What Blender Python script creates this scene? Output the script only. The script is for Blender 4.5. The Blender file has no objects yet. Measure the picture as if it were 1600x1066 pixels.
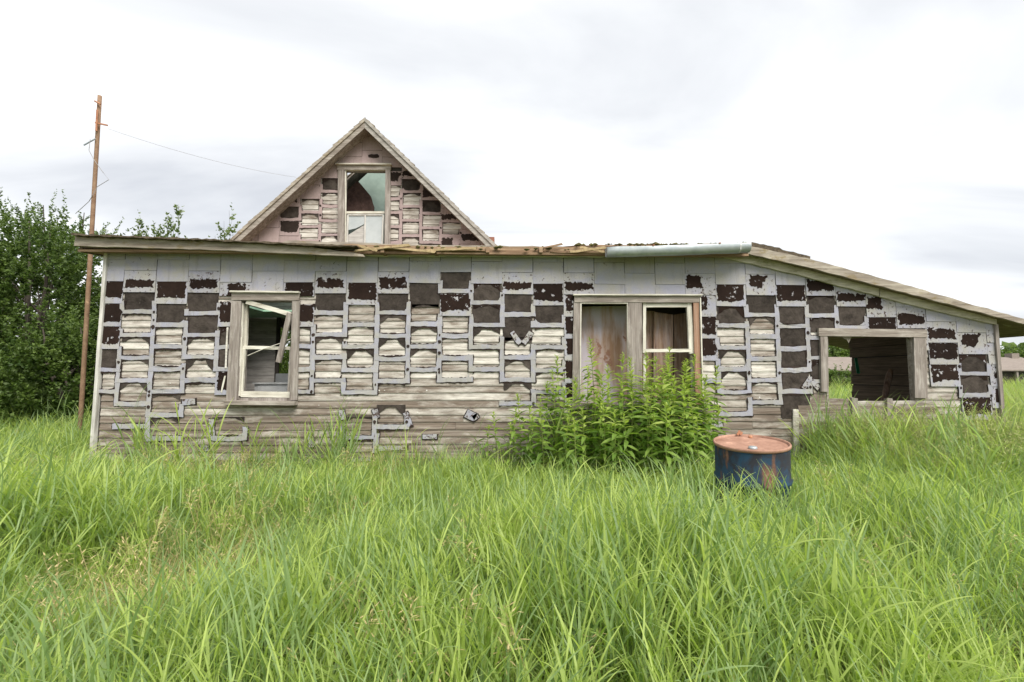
import bpy, math, random
import numpy as np
from mathutils import Vector, Matrix, Euler
R = math.radians
S = bpy.context.scene
COL = S.collection

# ------------------------------------------------------------------ camera
F, PITCH, YAW, DIST, EYE = 717.0, R(4.4), R(1.5), 6.0, 1.4
cam_d = bpy.data.cameras.new('camera'); cam = bpy.data.objects.new('camera', cam_d); COL.objects.link(cam)
cam.location = (0, -DIST, EYE); cam.rotation_euler = (R(90) + PITCH, 0, -YAW)
cam_d.sensor_width = 36; cam_d.lens = F / 1600 * 36; cam_d.clip_start = .05; cam_d.clip_end = 2000
S.camera = cam
_f = Vector((math.sin(YAW) * math.cos(PITCH), math.cos(YAW) * math.cos(PITCH), math.sin(PITCH)))
_r = Vector((math.cos(YAW), -math.sin(YAW), 0)); _u = _r.cross(_f)
def P(x, y, Y=0.0):
    """point at distance plane Y seen at photograph pixel (x, y)"""
    d = _f + _r * ((x - 800) / F) - _u * ((y - 533) / F)
    return Vector(cam.location) + d * ((Y + DIST) / d.y)
def XZ(x, y, Y=0.0):
    p = P(x, y, Y); return (p.x, p.z)

# ------------------------------------------------------------------ sky, sun, exposure
SUN_EL, SUN_AZ = R(50), R(150)           # azimuth measured clockwise from +Y: behind the camera, to its right
W = bpy.data.worlds.new('World'); S.world = W; W.use_nodes = True
nt = W.node_tree; nt.nodes.clear()
def N(t, kind, **kw):
    n = t.nodes.new(kind)
    for k, v in kw.items():
        if k.startswith('i_'):
            n.inputs[k[2:].replace('_', ' ')].default_value = v
        else: setattr(n, k, v)
    return n
sky = N(nt, 'ShaderNodeTexSky', sky_type='NISHITA', sun_disc=False, sun_elevation=SUN_EL, sun_rotation=SUN_AZ)
tc = N(nt, 'ShaderNodeTexCoord')
sep = N(nt, 'ShaderNodeSeparateXYZ'); nt.links.new(tc.outputs['Generated'], sep.inputs[0])
zc = N(nt, 'ShaderNodeMath', operation='MAXIMUM'); zc.inputs[1].default_value = 0; nt.links.new(sep.outputs['Z'], zc.inputs[0])
za = N(nt, 'ShaderNodeMath', operation='ADD'); za.inputs[1].default_value = .22; nt.links.new(zc.outputs[0], za.inputs[0])
dx = N(nt, 'ShaderNodeMath', operation='DIVIDE'); nt.links.new(sep.outputs['X'], dx.inputs[0]); nt.links.new(za.outputs[0], dx.inputs[1])
dy = N(nt, 'ShaderNodeMath', operation='DIVIDE'); nt.links.new(sep.outputs['Y'], dy.inputs[0]); nt.links.new(za.outputs[0], dy.inputs[1])
cb = N(nt, 'ShaderNodeCombineXYZ'); nt.links.new(dx.outputs[0], cb.inputs[0]); nt.links.new(dy.outputs[0], cb.inputs[1])
mp = N(nt, 'ShaderNodeMapping'); mp.inputs['Rotation'].default_value = (0, 0, R(24)); mp.inputs['Scale'].default_value = (.55, 1.5, 1); mp.inputs['Location'].default_value = (1.3, 3.1, 0)
nt.links.new(cb.outputs[0], mp.inputs[0])
n1 = N(nt, 'ShaderNodeTexNoise', i_Scale=1.1, i_Detail=7.0, i_Roughness=.5, i_Distortion=.6); nt.links.new(mp.outputs[0], n1.inputs['Vector'])
cr = N(nt, 'ShaderNodeValToRGB'); nt.links.new(n1.outputs['Fac'], cr.inputs[0])
e = cr.color_ramp.elements
e[0].position = .30; e[0].color = (.242, .25, .266, 1); e[1].position = .62; e[1].color = (.45, .45, .452, 1)
e2 = e.new(.46); e2.color = (.328, .334, .342, 1)
sc_ = N(nt, 'ShaderNodeMix', data_type='RGBA', blend_type='MULTIPLY'); sc_.inputs[0].default_value = 1
nt.links.new(cr.outputs[0], sc_.inputs[6]); sc_.inputs[7].default_value = (8.4, 8.4, 8.4, 1)
mx = N(nt, 'ShaderNodeMix', data_type='RGBA'); mx.inputs[0].default_value = .97
nt.links.new(sky.outputs[0], mx.inputs[6]); nt.links.new(sc_.outputs[2], mx.inputs[7])
bg = N(nt, 'ShaderNodeBackground'); bg.inputs['Strength'].default_value = .10
nt.links.new(mx.outputs[2], bg.inputs['Color'])
wo = N(nt, 'ShaderNodeOutputWorld'); nt.links.new(bg.outputs[0], wo.inputs[0])
sun_d = bpy.data.lights.new('sun', 'SUN'); sun_d.energy = 1.5; sun_d.angle = R(35); sun_d.color = (1, .95, .87)
sun = bpy.data.objects.new('sun', sun_d); COL.objects.link(sun)
sd = Vector((math.sin(SUN_AZ) * math.cos(SUN_EL), math.cos(SUN_AZ) * math.cos(SUN_EL), math.sin(SUN_EL)))
sun.rotation_euler = sd.to_track_quat('Z', 'Y').to_euler(); sun.location = (6, -12, 14)
vs = S.view_settings; vs.view_transform = 'Standard'; vs.look = 'None'; vs.gamma = 1; vs.use_curve_mapping = False
vs.exposure = 1.85

# ------------------------------------------------------------------ materials
def mat(name, rough=.8, spec=.25):
    m = bpy.data.materials.new(name); m.use_nodes = True
    t = m.node_tree; b = t.nodes['Principled BSDF']
    b.inputs['Roughness'].default_value = rough; b.inputs['Specular IOR Level'].default_value = spec
    return m, t, b
def coords(t, scale, rnd=31.0):
    """object coordinates, shifted per object, scaled"""
    c = N(t, 'ShaderNodeTexCoord'); oi = N(t, 'ShaderNodeObjectInfo')
    m = N(t, 'ShaderNodeMath', operation='MULTIPLY'); m.inputs[1].default_value = rnd; t.links.new(oi.outputs['Random'], m.inputs[0])
    a = N(t, 'ShaderNodeVectorMath', operation='ADD'); t.links.new(c.outputs['Object'], a.inputs[0]); t.links.new(m.outputs[0], a.inputs[1])
    p = N(t, 'ShaderNodeMapping'); p.inputs['Scale'].default_value = scale; t.links.new(a.outputs[0], p.inputs[0])
    return p.outputs[0], oi
def noise(t, vec, scale=1, detail=6, rough=.6, dist=0):
    n = N(t, 'ShaderNodeTexNoise', i_Scale=float(scale), i_Detail=float(detail), i_Roughness=rough, i_Distortion=float(dist))
    t.links.new(vec, n.inputs['Vector']); return n.outputs['Fac']
def ramp(t, fac, stops):
    r = N(t, 'ShaderNodeValToRGB'); t.links.new(fac, r.inputs[0]); e = r.color_ramp.elements
    while len(e) < len(stops): e.new(.5)
    for el, (p, c) in zip(e, stops):
        el.position = p; el.color = (*c, 1) if not isinstance(c, (int, float)) else (c, c, c, 1)
    return r.outputs[0]
def mix(t, fac, a, b, mode='MIX'):
    m = N(t, 'ShaderNodeMix', data_type='RGBA', blend_type=mode)
    for s, v in ((0, fac), (6, a), (7, b)):
        if hasattr(v, 'links'): t.links.new(v, m.inputs[s])
        elif isinstance(v, (int, float)): m.inputs[s].default_value = v
        else: m.inputs[s].default_value = (*v, 1)
    return m.outputs[2]
def math_(t, op, a, b):
    m = N(t, 'ShaderNodeMath', operation=op)
    for i, v in enumerate((a, b)):
        if hasattr(v, 'links'): t.links.new(v, m.inputs[i])
        else: m.inputs[i].default_value = v
    return m.outputs[0]
def bump(t, b, h, strength=.4, dist=.005):
    n = N(t, 'ShaderNodeBump'); n.inputs['Strength'].default_value = strength; n.inputs['Distance'].default_value = dist
    t.links.new(h, n.inputs['Height']); t.links.new(n.outputs[0], b.inputs['Normal'])

def wood(name, dark, mid, light, paint=None, pthr=.55, axis=0, rough=.85, by_color=False, lichen=None, grain=1.0):
    """weathered board, grain along the axis; optional paint left in flakes (amount from the object's colour when by_color)"""
    m, t, b = mat(name, rough, .15)
    def s(a, c): v = [c, c, c]; v[axis] = a; return v
    v1, oi = coords(t, s(1.3, 26)); v2, _ = coords(t, s(4, 95)); v3, _ = coords(t, s(2.4, 9), 17.0)
    g = noise(t, v1, 1, 8, .65, .4); g2 = noise(t, v2, 1, 4, .6)
    base = ramp(t, g, [(.28, dark), (.5, mid), (.72, light)])
    base = mix(t, .55 * grain, base, ramp(t, g2, [(.3, .45), (.7, 1.15)]), 'MULTIPLY')
    hh = math_(t, 'ADD', g, g2)
    if paint:
        pn = noise(t, v3, 1, 9, .68, .3)
        if by_color:
            sp = N(t, 'ShaderNodeSeparateColor'); t.links.new(oi.outputs['Color'], sp.inputs[0])
            pn = math_(t, 'ADD', pn, math_(t, 'MULTIPLY', math_(t, 'SUBTRACT', sp.outputs[0], .5), .5))
        k = ramp(t, pn, [(pthr - .16, 0), (pthr - .02, .45), (pthr + .16, .95)])
        k = mix(t, 1, k, ramp(t, g2, [(.33, .5), (.52, 1)]), 'MULTIPLY')
        base = mix(t, k, base, paint)
    if lichen:
        v4, _ = coords(t, s(5, 12), 11.0)
        base = mix(t, ramp(t, noise(t, v4, 1, 6, .7), [(.56, 0), (.68, .8)]), base, lichen)
    t.links.new(base, b.inputs['Base Color']); bump(t, b, hh, .5, .004)
    return m
M = {}
M['siding'] = wood('siding wood', (.085, .062, .048), (.20, .162, .132), (.335, .297, .26), (.62, .595, .545), .60, 0, by_color=True)
M['trim'] = wood('weathered trim wood', (.13, .105, .088), (.27, .235, .205), (.40, .36, .32), (.52, .49, .44), .66, 0)
M['trim_v'] = wood('weathered upright trim', (.13, .105, .09), (.26, .228, .205), (.38, .345, .32), (.52, .49, .45), .66, 2)
M['paint_v'] = wood('painted upright sash wood', (.25, .22, .17), (.42, .39, .32), (.54, .51, .44), (.68, .66, .59), .47, 2)
M['paint_h'] = wood('painted level sash wood', (.25, .22, .17), (.42, .39, .32), (.54, .51, .44), (.68, .66, .59), .47, 0)
M['white_v'] = wood('white painted corner wood', (.30, .28, .25), (.44, .42, .39), (.54, .52, .48), (.64, .63, .60), .5, 2)
M['orange_v'] = wood('rust stained upright wood', (.20, .11, .075), (.32, .19, .13), (.42, .29, .22), None, .6, 2)
M['fascia'] = wood('roof edge wood', (.14, .115, .095), (.30, .26, .215), (.43, .39, .33), (.50, .46, .38), .63, 0, lichen=(.20, .15, .06))
M['roofwood'] = wood('bare roof board wood', (.12, .075, .045), (.30, .20, .13), (.45, .34, .23), None, .6, 0)
M['frieze'] = wood('faded cream frieze wood', (.17, .145, .10), (.36, .33, .25), (.50, .47, .38), (.58, .55, .46), .46, 0, lichen=(.20, .20, .10))
M['rake'] = wood('pale grey rake wood', (.15, .135, .118), (.275, .255, .23), (.37, .35, .32), (.44, .42, .39), .55, 0)
M['inner'] = wood('dark inner board', (.10, .078, .056), (.19, .15, .11), (.29, .235, .18), None, .6, 1)
M['inner_grey'] = wood('grey inner board', (.28, .26, .245), (.42, .40, .38), (.52, .50, .48), (.6, .58, .55), .6, 0)
M['brown_v'] = wood('stained brown panel', (.12, .075, .05), (.26, .17, .12), (.38, .28, .21), (.36, .31, .32), .62, 2, grain=.6)
M['bark'] = wood('grey bark', (.05, .042, .033), (.10, .085, .07), (.17, .15, .125), None, .6, 2)
M['far_roof'] = wood('old roof shingle wood', (.15, .125, .11), (.24, .205, .18), (.31, .27, .24), None, .6, 0)

def lilac_panel():
    m, t, b = mat('peeling lilac panel', .75, .2)
    v, _ = coords(t, (3, 3, 2.2)); v2, _ = coords(t, (5, 5, .8))
    a = noise(t, v, 1, 9, .72, .3); s = noise(t, v2, 1, 5, .6)
    base = ramp(t, s, [(.36, (.27, .17, .11)), (.46, (.38, .30, .27)), (.54, (.43, .39, .43))])
    base = mix(t, ramp(t, a, [(.62, 0), (.66, 1)]), base, (.23, .125, .085))
    t.links.new(base, b.inputs['Base Color']); bump(t, b, a, .3, .004); return m
M['lilac'] = lilac_panel()

def shingle(name, col, stain, dark, wear_thr):
    m, t, b = mat(name, .9, .2)
    v, oi = coords(t, (1, 1, 1), 23.0)
    fine = noise(t, v, 260, 2, .7); big = noise(t, v, 5, 6, .65, .4); mid = noise(t, v, 22, 6, .7)
    r = oi.outputs['Random']
    base = mix(t, ramp(t, big, [(.36, 0), (.62, 1)]), col, stain)
    dv, _ = coords(t, (16, 1, 1.6), 7.0); base = mix(t, ramp(t, noise(t, dv, 1, 6, .65), [(.54, 0), (.74, .55)]), base, tuple(x * .55 for x in stain))
    base = mix(t, 1, base, ramp(t, r, [(0, .92), (1, 1.05)]), 'MULTIPLY')
    base = mix(t, .6, base, ramp(t, fine, [(.3, .55), (.7, 1.25)]), 'MULTIPLY')
    sp = N(t, 'ShaderNodeSeparateColor'); t.links.new(oi.outputs['Color'], sp.inputs[0])
    wn = math_(t, 'ADD', mid, math_(t, 'MULTIPLY', sp.outputs[0], .22))
    base = mix(t, ramp(t, wn, [(wear_thr, 0), (wear_thr + .03, 1)]), base, dark)
    t.links.new(base, b.inputs['Base Color']); bump(t, b, fine, .35, .003); return m
M['shingle'] = shingle('lilac grey asphalt shingle', (.335, .337, .405), (.36, .35, .33), (.07, .048, .042), .76)
M['pink'] = shingle('pink asphalt shingle', (.38, .295, .295), (.35, .275, .265), (.075, .052, .046), .78)
def felt(name, base_c, lighter, grey, thr, bstr=.5):
    m, t, b = mat(name, .92, .12)
    v, oi = coords(t, (1, 1, 1), 19.0)
    a = noise(t, v, 9, 8, .7); f = noise(t, v, 11, 9, .66); w = noise(t, v, 3.2, 4, .6, 1.5)
    base = ramp(t, a, [(.3, base_c), (.7, lighter)])
    base = mix(t, 1, base, ramp(t, oi.outputs['Random'], [(0, .75), (1, 1.2)]), 'MULTIPLY')
    if grey: base = mix(t, ramp(t, f, [(thr, 0), (thr + .025, 1)]), base, grey)
    t.links.new(base, b.inputs['Base Color']); bump(t, b, w, bstr, .03); return m
M['dark'] = felt('dark brown shingle core', (.013, .0078, .0062), (.024, .0145, .0115), (.36, .35, .37), .615, .2)
M['dark_pink'] = felt('dark core of pink shingle', (.020, .014, .012), (.042, .030, .026), (.40, .31, .31), .68, .2)
M['fallen'] = felt('brown sooty ceiling sheet', (.03, .019, .017), (.10, .062, .053), None, .7, .9)
M['edge'] = felt('black torn shingle edge', (.022, .016, .014), (.042, .03, .026), None, .7, .2)
M['tar'] = felt('wrinkled tar paper', (.024, .0195, .017), (.075, .062, .054), (.25, .225, .19), .70, .8)

def plain(name, c, c2=None, rough=.7, spec=.3, scale=6.0, metal=0.0):
    m, t, b = mat(name, rough, spec); b.inputs['Metallic'].default_value = metal
    v, _ = coords(t, (1, 1, 1)); n = noise(t, v, scale, 6, .65)
    c2 = c2 or tuple(x * .7 for x in c)
    t.links.new(ramp(t, n, [(.35, c2), (.65, c)]), b.inputs['Base Color']); bump(t, b, n, .15, .004); return m
M['teal'] = plain('teal green plaster', (.30, .385, .345), (.24, .315, .28))
M['green_ceiling'] = plain('pale green ceiling paint', (.36, .58, .43), (.30, .48, .36))
M['void'] = plain('near black boards', (.05, .042, .036), (.03, .026, .022))  # near black, faintly mottled, for backings and inner boards
M['floor'] = plain('dusty floor boards', (.15, .125, .10))
M['metal'] = plain('galvanised metal', (.42, .46, .47), (.30, .34, .36), .45, .5, 9, .55)
M['white'] = plain('chipped white enamel', (.62, .63, .63), (.45, .46, .46), .4, .4, 5)
M['frost'] = plain('dusty clouded glass', (.44, .47, .48), (.36, .39, .40), .35, .4, 3)
M['green_strap'] = plain('green plastic', (.03, .40, .22), (.025, .30, .16), .4)
M['brick'] = plain('red brick', (.30, .12, .08), (.20, .09, .065))
M['moss'] = plain('dry moss', (.16, .15, .06), (.08, .065, .035), .95, .1, 30)
M['old_felt'] = plain('old roofing felt edge', (.13, .105, .075), (.055, .045, .033), .95, .1, 24)
M['straw'] = plain('dry straw', (.42, .33, .19), (.27, .20, .115), .9, .1, 30)
M['wire'] = plain('dull wire', (.30, .29, .29), (.2, .19, .19))
M['nail'] = plain('zinc nail head', (.70, .69, .66), (.5, .48, .45), .5)
def rust(name, rc, rl, paint=None, thr=.5, z_grad=None):
    m, t, b = mat(name, .72, .3)
    v, _ = coords(t, (1, 1, 1)); v2, _ = coords(t, (6, 6, 1.0))
    a = noise(t, v, 7, 8, .68, .5); s = noise(t, v2, 1, 7, .65)
    f = noise(t, v, 60, 4, .6)
    base = ramp(t, a, [(.3, rc), (.6, rl), (.72, tuple(min(1, x * 1.75) for x in rl))])
    base = mix(t, .4, base, ramp(t, f, [(.3, .6), (.7, 1.2)]), 'MULTIPLY')
    if paint: base = mix(t, ramp(t, s, [(thr, 0), (thr + .05, 1)]), base, mix(t, ramp(t, a, [(.42, 0), (.56, 1)]), paint, (.022, .024, .032)))
    t.links.new(base, b.inputs['Base Color']); bump(t, b, a, .25, .004); return m
M['rust'] = rust('orange rusty steel', (.24, .095, .05), (.46, .22, .125))
M['lid'] = rust('sun bleached rusty lid', (.21, .105, .07), (.37, .215, .155))
M['drum'] = rust('blue drum paint with rust', (.075, .038, .027), (.16, .085, .058), (.016, .048, .088), .38)
M['pole'] = rust('rusty brown pipe', (.145, .08, .048), (.27, .175, .11))

def leafy(name, a, b_, trans=.35, rough=.5, attr=True, spec=.3, dry=None):
    """thin leaf: tint from the mesh, plus a shift per instance; partly translucent"""
    m, t, b = mat(name, rough, spec)
    oi = N(t, 'ShaderNodeObjectInfo'); r = oi.outputs['Random']
    if attr:
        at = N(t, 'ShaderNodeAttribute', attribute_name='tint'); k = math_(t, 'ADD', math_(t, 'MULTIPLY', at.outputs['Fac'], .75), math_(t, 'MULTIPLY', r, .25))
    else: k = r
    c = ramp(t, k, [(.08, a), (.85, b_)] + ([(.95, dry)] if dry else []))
    t.links.new(c, b.inputs['Base Color'])
    tr = N(t, 'ShaderNodeBsdfTranslucent')
    t.links.new(mix(t, 1, c, (1.25, 1.35, .75), 'MULTIPLY'), tr.inputs['Color'])
    ms = N(t, 'ShaderNodeMixShader'); ms.inputs[0].default_value = trans
    t.links.new(b.outputs[0], ms.inputs[1]); t.links.new(tr.outputs[0], ms.inputs[2])
    t.links.new(ms.outputs[0], t.nodes['Material Output'].inputs['Surface'])
    return m
M['grass'] = leafy('grass blade', (.175, .265, .058), (.44, .535, .155), .5, .45)
M['grass_cool'] = leafy('bluish grass blade', (.14, .225, .08), (.35, .46, .20), .5, .45)
M['dry'] = leafy('dry grass', (.34, .26, .12), (.58, .48, .26), .25, .8)
M['seed'] = leafy('pale seed head', (.25, .28, .10), (.45, .44, .21), .3, .8)
M['weed'] = leafy('weed leaf', (.115, .205, .036), (.25, .36, .075), .44, .5, attr=False)
M['weed_top'] = leafy('young weed leaf', (.25, .35, .065), (.39, .47, .13), .46, .5, attr=False)
M['stem'] = leafy('weed stem', (.17, .23, .05), (.25, .29, .09), .1, .6, attr=False)
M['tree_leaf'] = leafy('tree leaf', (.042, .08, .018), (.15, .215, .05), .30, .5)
M['tree_pale'] = leafy('pale shoot leaf', (.10, .15, .055), (.22, .27, .11), .3, .5)

# ------------------------------------------------------------------ mesh helpers
OFF = {}          # world offset of every root, so parts can be written in world coordinates
class MB:
    def __init__(s): s.v = []; s.f = []; s.m = []; s.t = []
    def add(s, vs, fs, mi=0, tint=None):
        o = len(s.v); s.v += [tuple(v) for v in vs]; s.f += [tuple(i + o for i in f) for f in fs]; s.m += [mi] * len(fs)
        if tint is not None: s.t += [tint] * len(vs)
    def box(s, a, b, mi=0):
        (x0, y0, z0), (x1, y1, z1) = a, b
        s.add([(x, y, z) for z in (z0, z1) for y in (y0, y1) for x in (x0, x1)],
              [(0, 2, 3, 1), (4, 5, 7, 6), (0, 1, 5, 4), (2, 6, 7, 3), (0, 4, 6, 2), (1, 3, 7, 5)], mi)
    def prism(s, out, yf, yb, mi=0, mi_side=None, tilt=None):
        """outline [(x,z)] standing in the wall plane, from yf (front) back to yb; front tilted by tilt(x,z)"""
        n = len(out)
        a = sum(out[i][0] * out[(i + 1) % n][1] - out[(i + 1) % n][0] * out[i][1] for i in range(n))
        if a < 0: out = out[::-1]
        tl = tilt or (lambda x, z: 0)
        s.add([(x, yf + tl(x, z), z) for x, z in out] + [(x, yb, z) for x, z in out], [tuple(range(n))], mi)
        o = len(s.v) - 2 * n
        for i in range(n):
            j = (i + 1) % n; s.f.append((o + i, o + n + i, o + n + j, o + j)); s.m.append(mi if mi_side is None else mi_side)
    def beam(s, a, b, w, t, nseg=1, jit=0.0, side=None, rng=random, mi=0):
        """board from a to b; w across in the plane whose normal is side, t thick along side"""
        a, b = Vector(a), Vector(b); d = (b - a); L = d.length; d.normalize()
        n = Vector(side or (0, -1, 0)); n = (n - d * n.dot(d)).normalized(); u = n.cross(d)
        vs = []
        for i in range(nseg + 1):
            c = a + d * L * i / nseg; j = lambda: rng.uniform(-jit, jit)
            for su, sn in ((-1, -1), (1, -1), (1, 1), (-1, 1)):
                vs.append(c + u * (su * w / 2 + j()) + n * (sn * t / 2 + j() * .5) + (d * j() * 3 if i in (0, nseg) else Vector()))
        fs = [(3, 2, 1, 0)]
        for i in range(nseg):
            for k in range(4): fs.append((4 * i + k, 4 * i + (k + 1) % 4, 4 * i + 4 + (k + 1) % 4, 4 * i + 4 + k))
        q = 4 * nseg; fs.append((q, q + 1, q + 2, q + 3)); s.add(vs, fs, mi)
    def tube(s, pts, rad, n=8, mi=0, cap=True, tint=None):
        pts = [Vector(p) for p in pts]; rad = rad if hasattr(rad, '__len__') else [rad] * len(pts)
        vs, fs = [], []
        for i, p in enumerate(pts):
            d = (pts[min(i + 1, len(pts) - 1)] - pts[max(i - 1, 0)]).normalized()
            q = d.orthogonal().normalized() if abs(d.z) > .98 or abs(d.z) < .02 and abs(d.x) < .02 else d.cross(Vector((0, 0, 1))).normalized()
            w = d.cross(q)
            for k in range(n):
                a = 2 * math.pi * k / n; vs.append(p + (q * math.cos(a) + w * math.sin(a)) * rad[i])
        for i in range(len(pts) - 1):
            for k in range(n): fs.append((i * n + k, i * n + (k + 1) % n, (i + 1) * n + (k + 1) % n, (i + 1) * n + k))
        if cap: fs += [tuple(range(n))[::-1], tuple((len(pts) - 1) * n + k for k in range(n))]
        s.add(vs, fs, mi, tint)
    def lathe(s, prof, n=32, mi=0):
        vs = [(r * math.cos(2 * math.pi * k / n), r * math.sin(2 * math.pi * k / n), z) for r, z in prof for k in range(n)]
        fs = [(i * n + k, i * n + (k + 1) % n, (i + 1) * n + (k + 1) % n, (i + 1) * n + k) for i in range(len(prof) - 1) for k in range(n)]
        s.add(vs, fs, mi)
    def mesh(s, name, mats, smooth=False, off=(0, 0, 0)):
        me = bpy.data.meshes.new(name); ox, oy, oz = off
        me.from_pydata([(x - ox, y - oy, z - oz) for x, y, z in s.v] if off != (0, 0, 0) else s.v, [], s.f)
        mats = mats if isinstance(mats, (list, tuple)) else [mats]
        for k in mats: me.materials.append(M[k])
        if len(mats) > 1: me.polygons.foreach_set('material_index', s.m)
        if s.t and len(s.t) == len(s.v):
            me.attributes.new('tint', 'FLOAT', 'POINT').data.foreach_set('value', s.t)
        if smooth: me.polygons.foreach_set('use_smooth', [True] * len(s.f))
        me.update(); return me
    def build(s, name, mats, parent=None, smooth=False, **props):
        off = OFF.get(parent.name, (0, 0, 0)) if parent else (0, 0, 0)
        o = bpy.data.objects.new(name, s.mesh(name, mats, smooth, off)); COL.objects.link(o)
        if parent: o.parent = parent; OFF[o.name] = off
        for k, v in props.items(): o[k] = v
        return o
def tag(o, label=None, cat=None, group=None, kind=None):
    for k, v in (('label', label), ('category', cat), ('group', group), ('kind', kind)):
        if v: o[k] = v
    return o
def root(name, loc, label, cat, group=None, world=True):
    o = bpy.data.objects.new(name, None); COL.objects.link(o); o.location = loc; o.empty_display_size = .2
    OFF[o.name] = tuple(loc) if world else (0, 0, 0)
    return tag(o, label, cat, group)
def ragged(out, step, amp, rng):
    r = []
    n = len(out)
    for i in range(n):
        (x0, z0), (x1, z1) = out[i], out[(i + 1) % n]
        L = math.hypot(x1 - x0, z1 - z0); k = max(1, int(L / step))
        for j in range(k):
            q = j / k; r.append((x0 + (x1 - x0) * q + rng.uniform(-amp, amp), z0 + (z1 - z0) * q + rng.uniform(-amp, amp)))
    return r
def clip(poly, a, b, c):
    """keep the side a*x+b*z <= c"""
    r = []
    for i in range(len(poly)):
        p, q = poly[i], poly[(i + 1) % len(poly)]
        dp, dq = a * p[0] + b * p[1] - c, a * q[0] + b * q[1] - c
        if dp <= 0: r.append(p)
        if (dp < 0) != (dq < 0) and dp != dq:
            t = dp / (dp - dq); r.append((p[0] + (q[0] - p[0]) * t, p[1] + (q[1] - p[1]) * t))
    return r
def line_under(p, q):
    """half plane below the line p-q"""
    (x0, z0), (x1, z1) = p, q
    if x1 < x0: x0, z0, x1, z1 = x1, z1, x0, z0
    a, b = -(z1 - z0), (x1 - x0); return (a, b, a * x0 + b * z0)
def area(p): return abs(sum(p[i][0] * p[(i + 1) % len(p)][1] - p[(i + 1) % len(p)][0] * p[i][1] for i in range(len(p)))) / 2 if len(p) > 2 else 0

# ================================================================== GROUND
rg = random.Random(5)
def ground_mat():
    m, t, b = mat('soil and thatch under grass', .95, .1)
    c = N(t, 'ShaderNodeTexCoord'); a = noise(t, c.outputs['Object'], .35, 8, .65); f = noise(t, c.outputs['Object'], 14, 8, .7)
    d = N(t, 'ShaderNodeVectorMath', operation='LENGTH'); t.links.new(c.outputs['Object'], d.inputs[0])
    near = ramp(t, f, [(.35, (.06, .055, .025)), (.65, (.15, .14, .065))])
    far = ramp(t, a, [(.35, (.10, .15, .04)), (.65, (.17, .185, .06))])
    k = N(t, 'ShaderNodeMapRange'); k.inputs[1].default_value = 9; k.inputs[2].default_value = 22; t.links.new(d.outputs['Value'], k.inputs[0])
    t.links.new(mix(t, k.outputs[0], near, far), b.inputs['Base Color']); bump(t, b, f, .6, .03); return m
M['ground'] = ground_mat()
def ground_z(x, y): return .035 * math.sin(x * .9 + 1) * math.sin(y * 1.1 + .4) + .02 * math.sin(x * 2.3 + y * 1.7)
g = MB(); xs = [-900, -300, -80] + [-30 + i for i in range(61)] + [80, 300, 900]; ys = [-900, -300, -60] + [-15 + i for i in range(61)] + [90, 300, 900]
for y in ys:
    for x in xs: g.v.append((x, y, ground_z(x, y) if abs(x) < 31 and -16 < y < 47 else 0))
for j in range(len(ys) - 1):
    for i in range(len(xs) - 1):
        q = j * len(xs) + i; g.f.append((q, q + 1, q + 1 + len(xs), q + len(xs))); g.m.append(0)
tag(g.build('ground', 'ground', smooth=True), 'brown soil and thatch under the tall grass', None, None, 'structure')

# ================================================================== HOUSE
house = root('abandoned_house', (1.0, 0, 0), 'abandoned one storey farmhouse with torn lilac shingle siding and a pink gable', 'house')
XL = P(168, 393).x + .0; XR = P(1555, 590).x; ZT = P(500, 397).z
slope_a, slope_b = XZ(1128, 402), XZ(1556, 505)                     # underside of the sloping roof on the wall
WALL_CLIPS = [(0, 1, ZT), line_under(slope_a, slope_b), (-1, 0, -XL), (1, 0, XR)]
def top_at(x): return min(ZT, slope_a[1] + (slope_b[1] - slope_a[1]) * (x - slope_a[0]) / (slope_b[0] - slope_a[0]))
Wn = lambda x0, y0, x1, y1: (P(x0, (y0 + y1) / 2).x, P((x0 + x1) / 2, y1).z, P(x1, (y0 + y1) / 2).x, P((x0 + x1) / 2, y0).z)
O1 = Wn(377, 468, 457, 624); O2 = Wn(906, 471, 1085, 632); O3 = Wn(1291, 524, 1425, 640)
OPEN = [O1, O2, O3]
BASE = .16
def strip_spans(z0, z1, lo, hi):
    """x spans of a course between lo and hi that miss the openings"""
    sp = [(lo, hi)]
    for (x0, za, x1, zb) in OPEN:
        if z1 > za + .01 and z0 < zb - .01:
            n = []
            for a, b in sp:
                if a < x0: n.append((a, min(b, x0)))
                if b > x1: n.append((max(a, x1), b))
                if b <= x0 or a >= x1: pass
            sp = [(a, b) for a, b in n if b - a > .02]
    return sp
# sheathing: boxes round the openings
w = MB(); zs = sorted({BASE, *[z for o in OPEN for z in (o[1], o[3])]} | {1.9})
zs = [z for z in zs if z < 2.0] + [z for z in zs if z >= 2.0]
edges = sorted(set([BASE] + [z for o in OPEN for z in (o[1], o[3])] + [ZT]))
for z0, z1 in zip(edges, edges[1:]):
    for a, b in strip_spans(z0, z1, XL, XR):
        poly = [(a, z0), (b, z0), (b, z1), (a, z1)]
        for c in WALL_CLIPS[:2]: poly = clip(poly, *c)
        if area(poly) > 1e-4: w.prism(poly, .004, .03)
front = w.build('front_wall', 'void', house)
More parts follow.
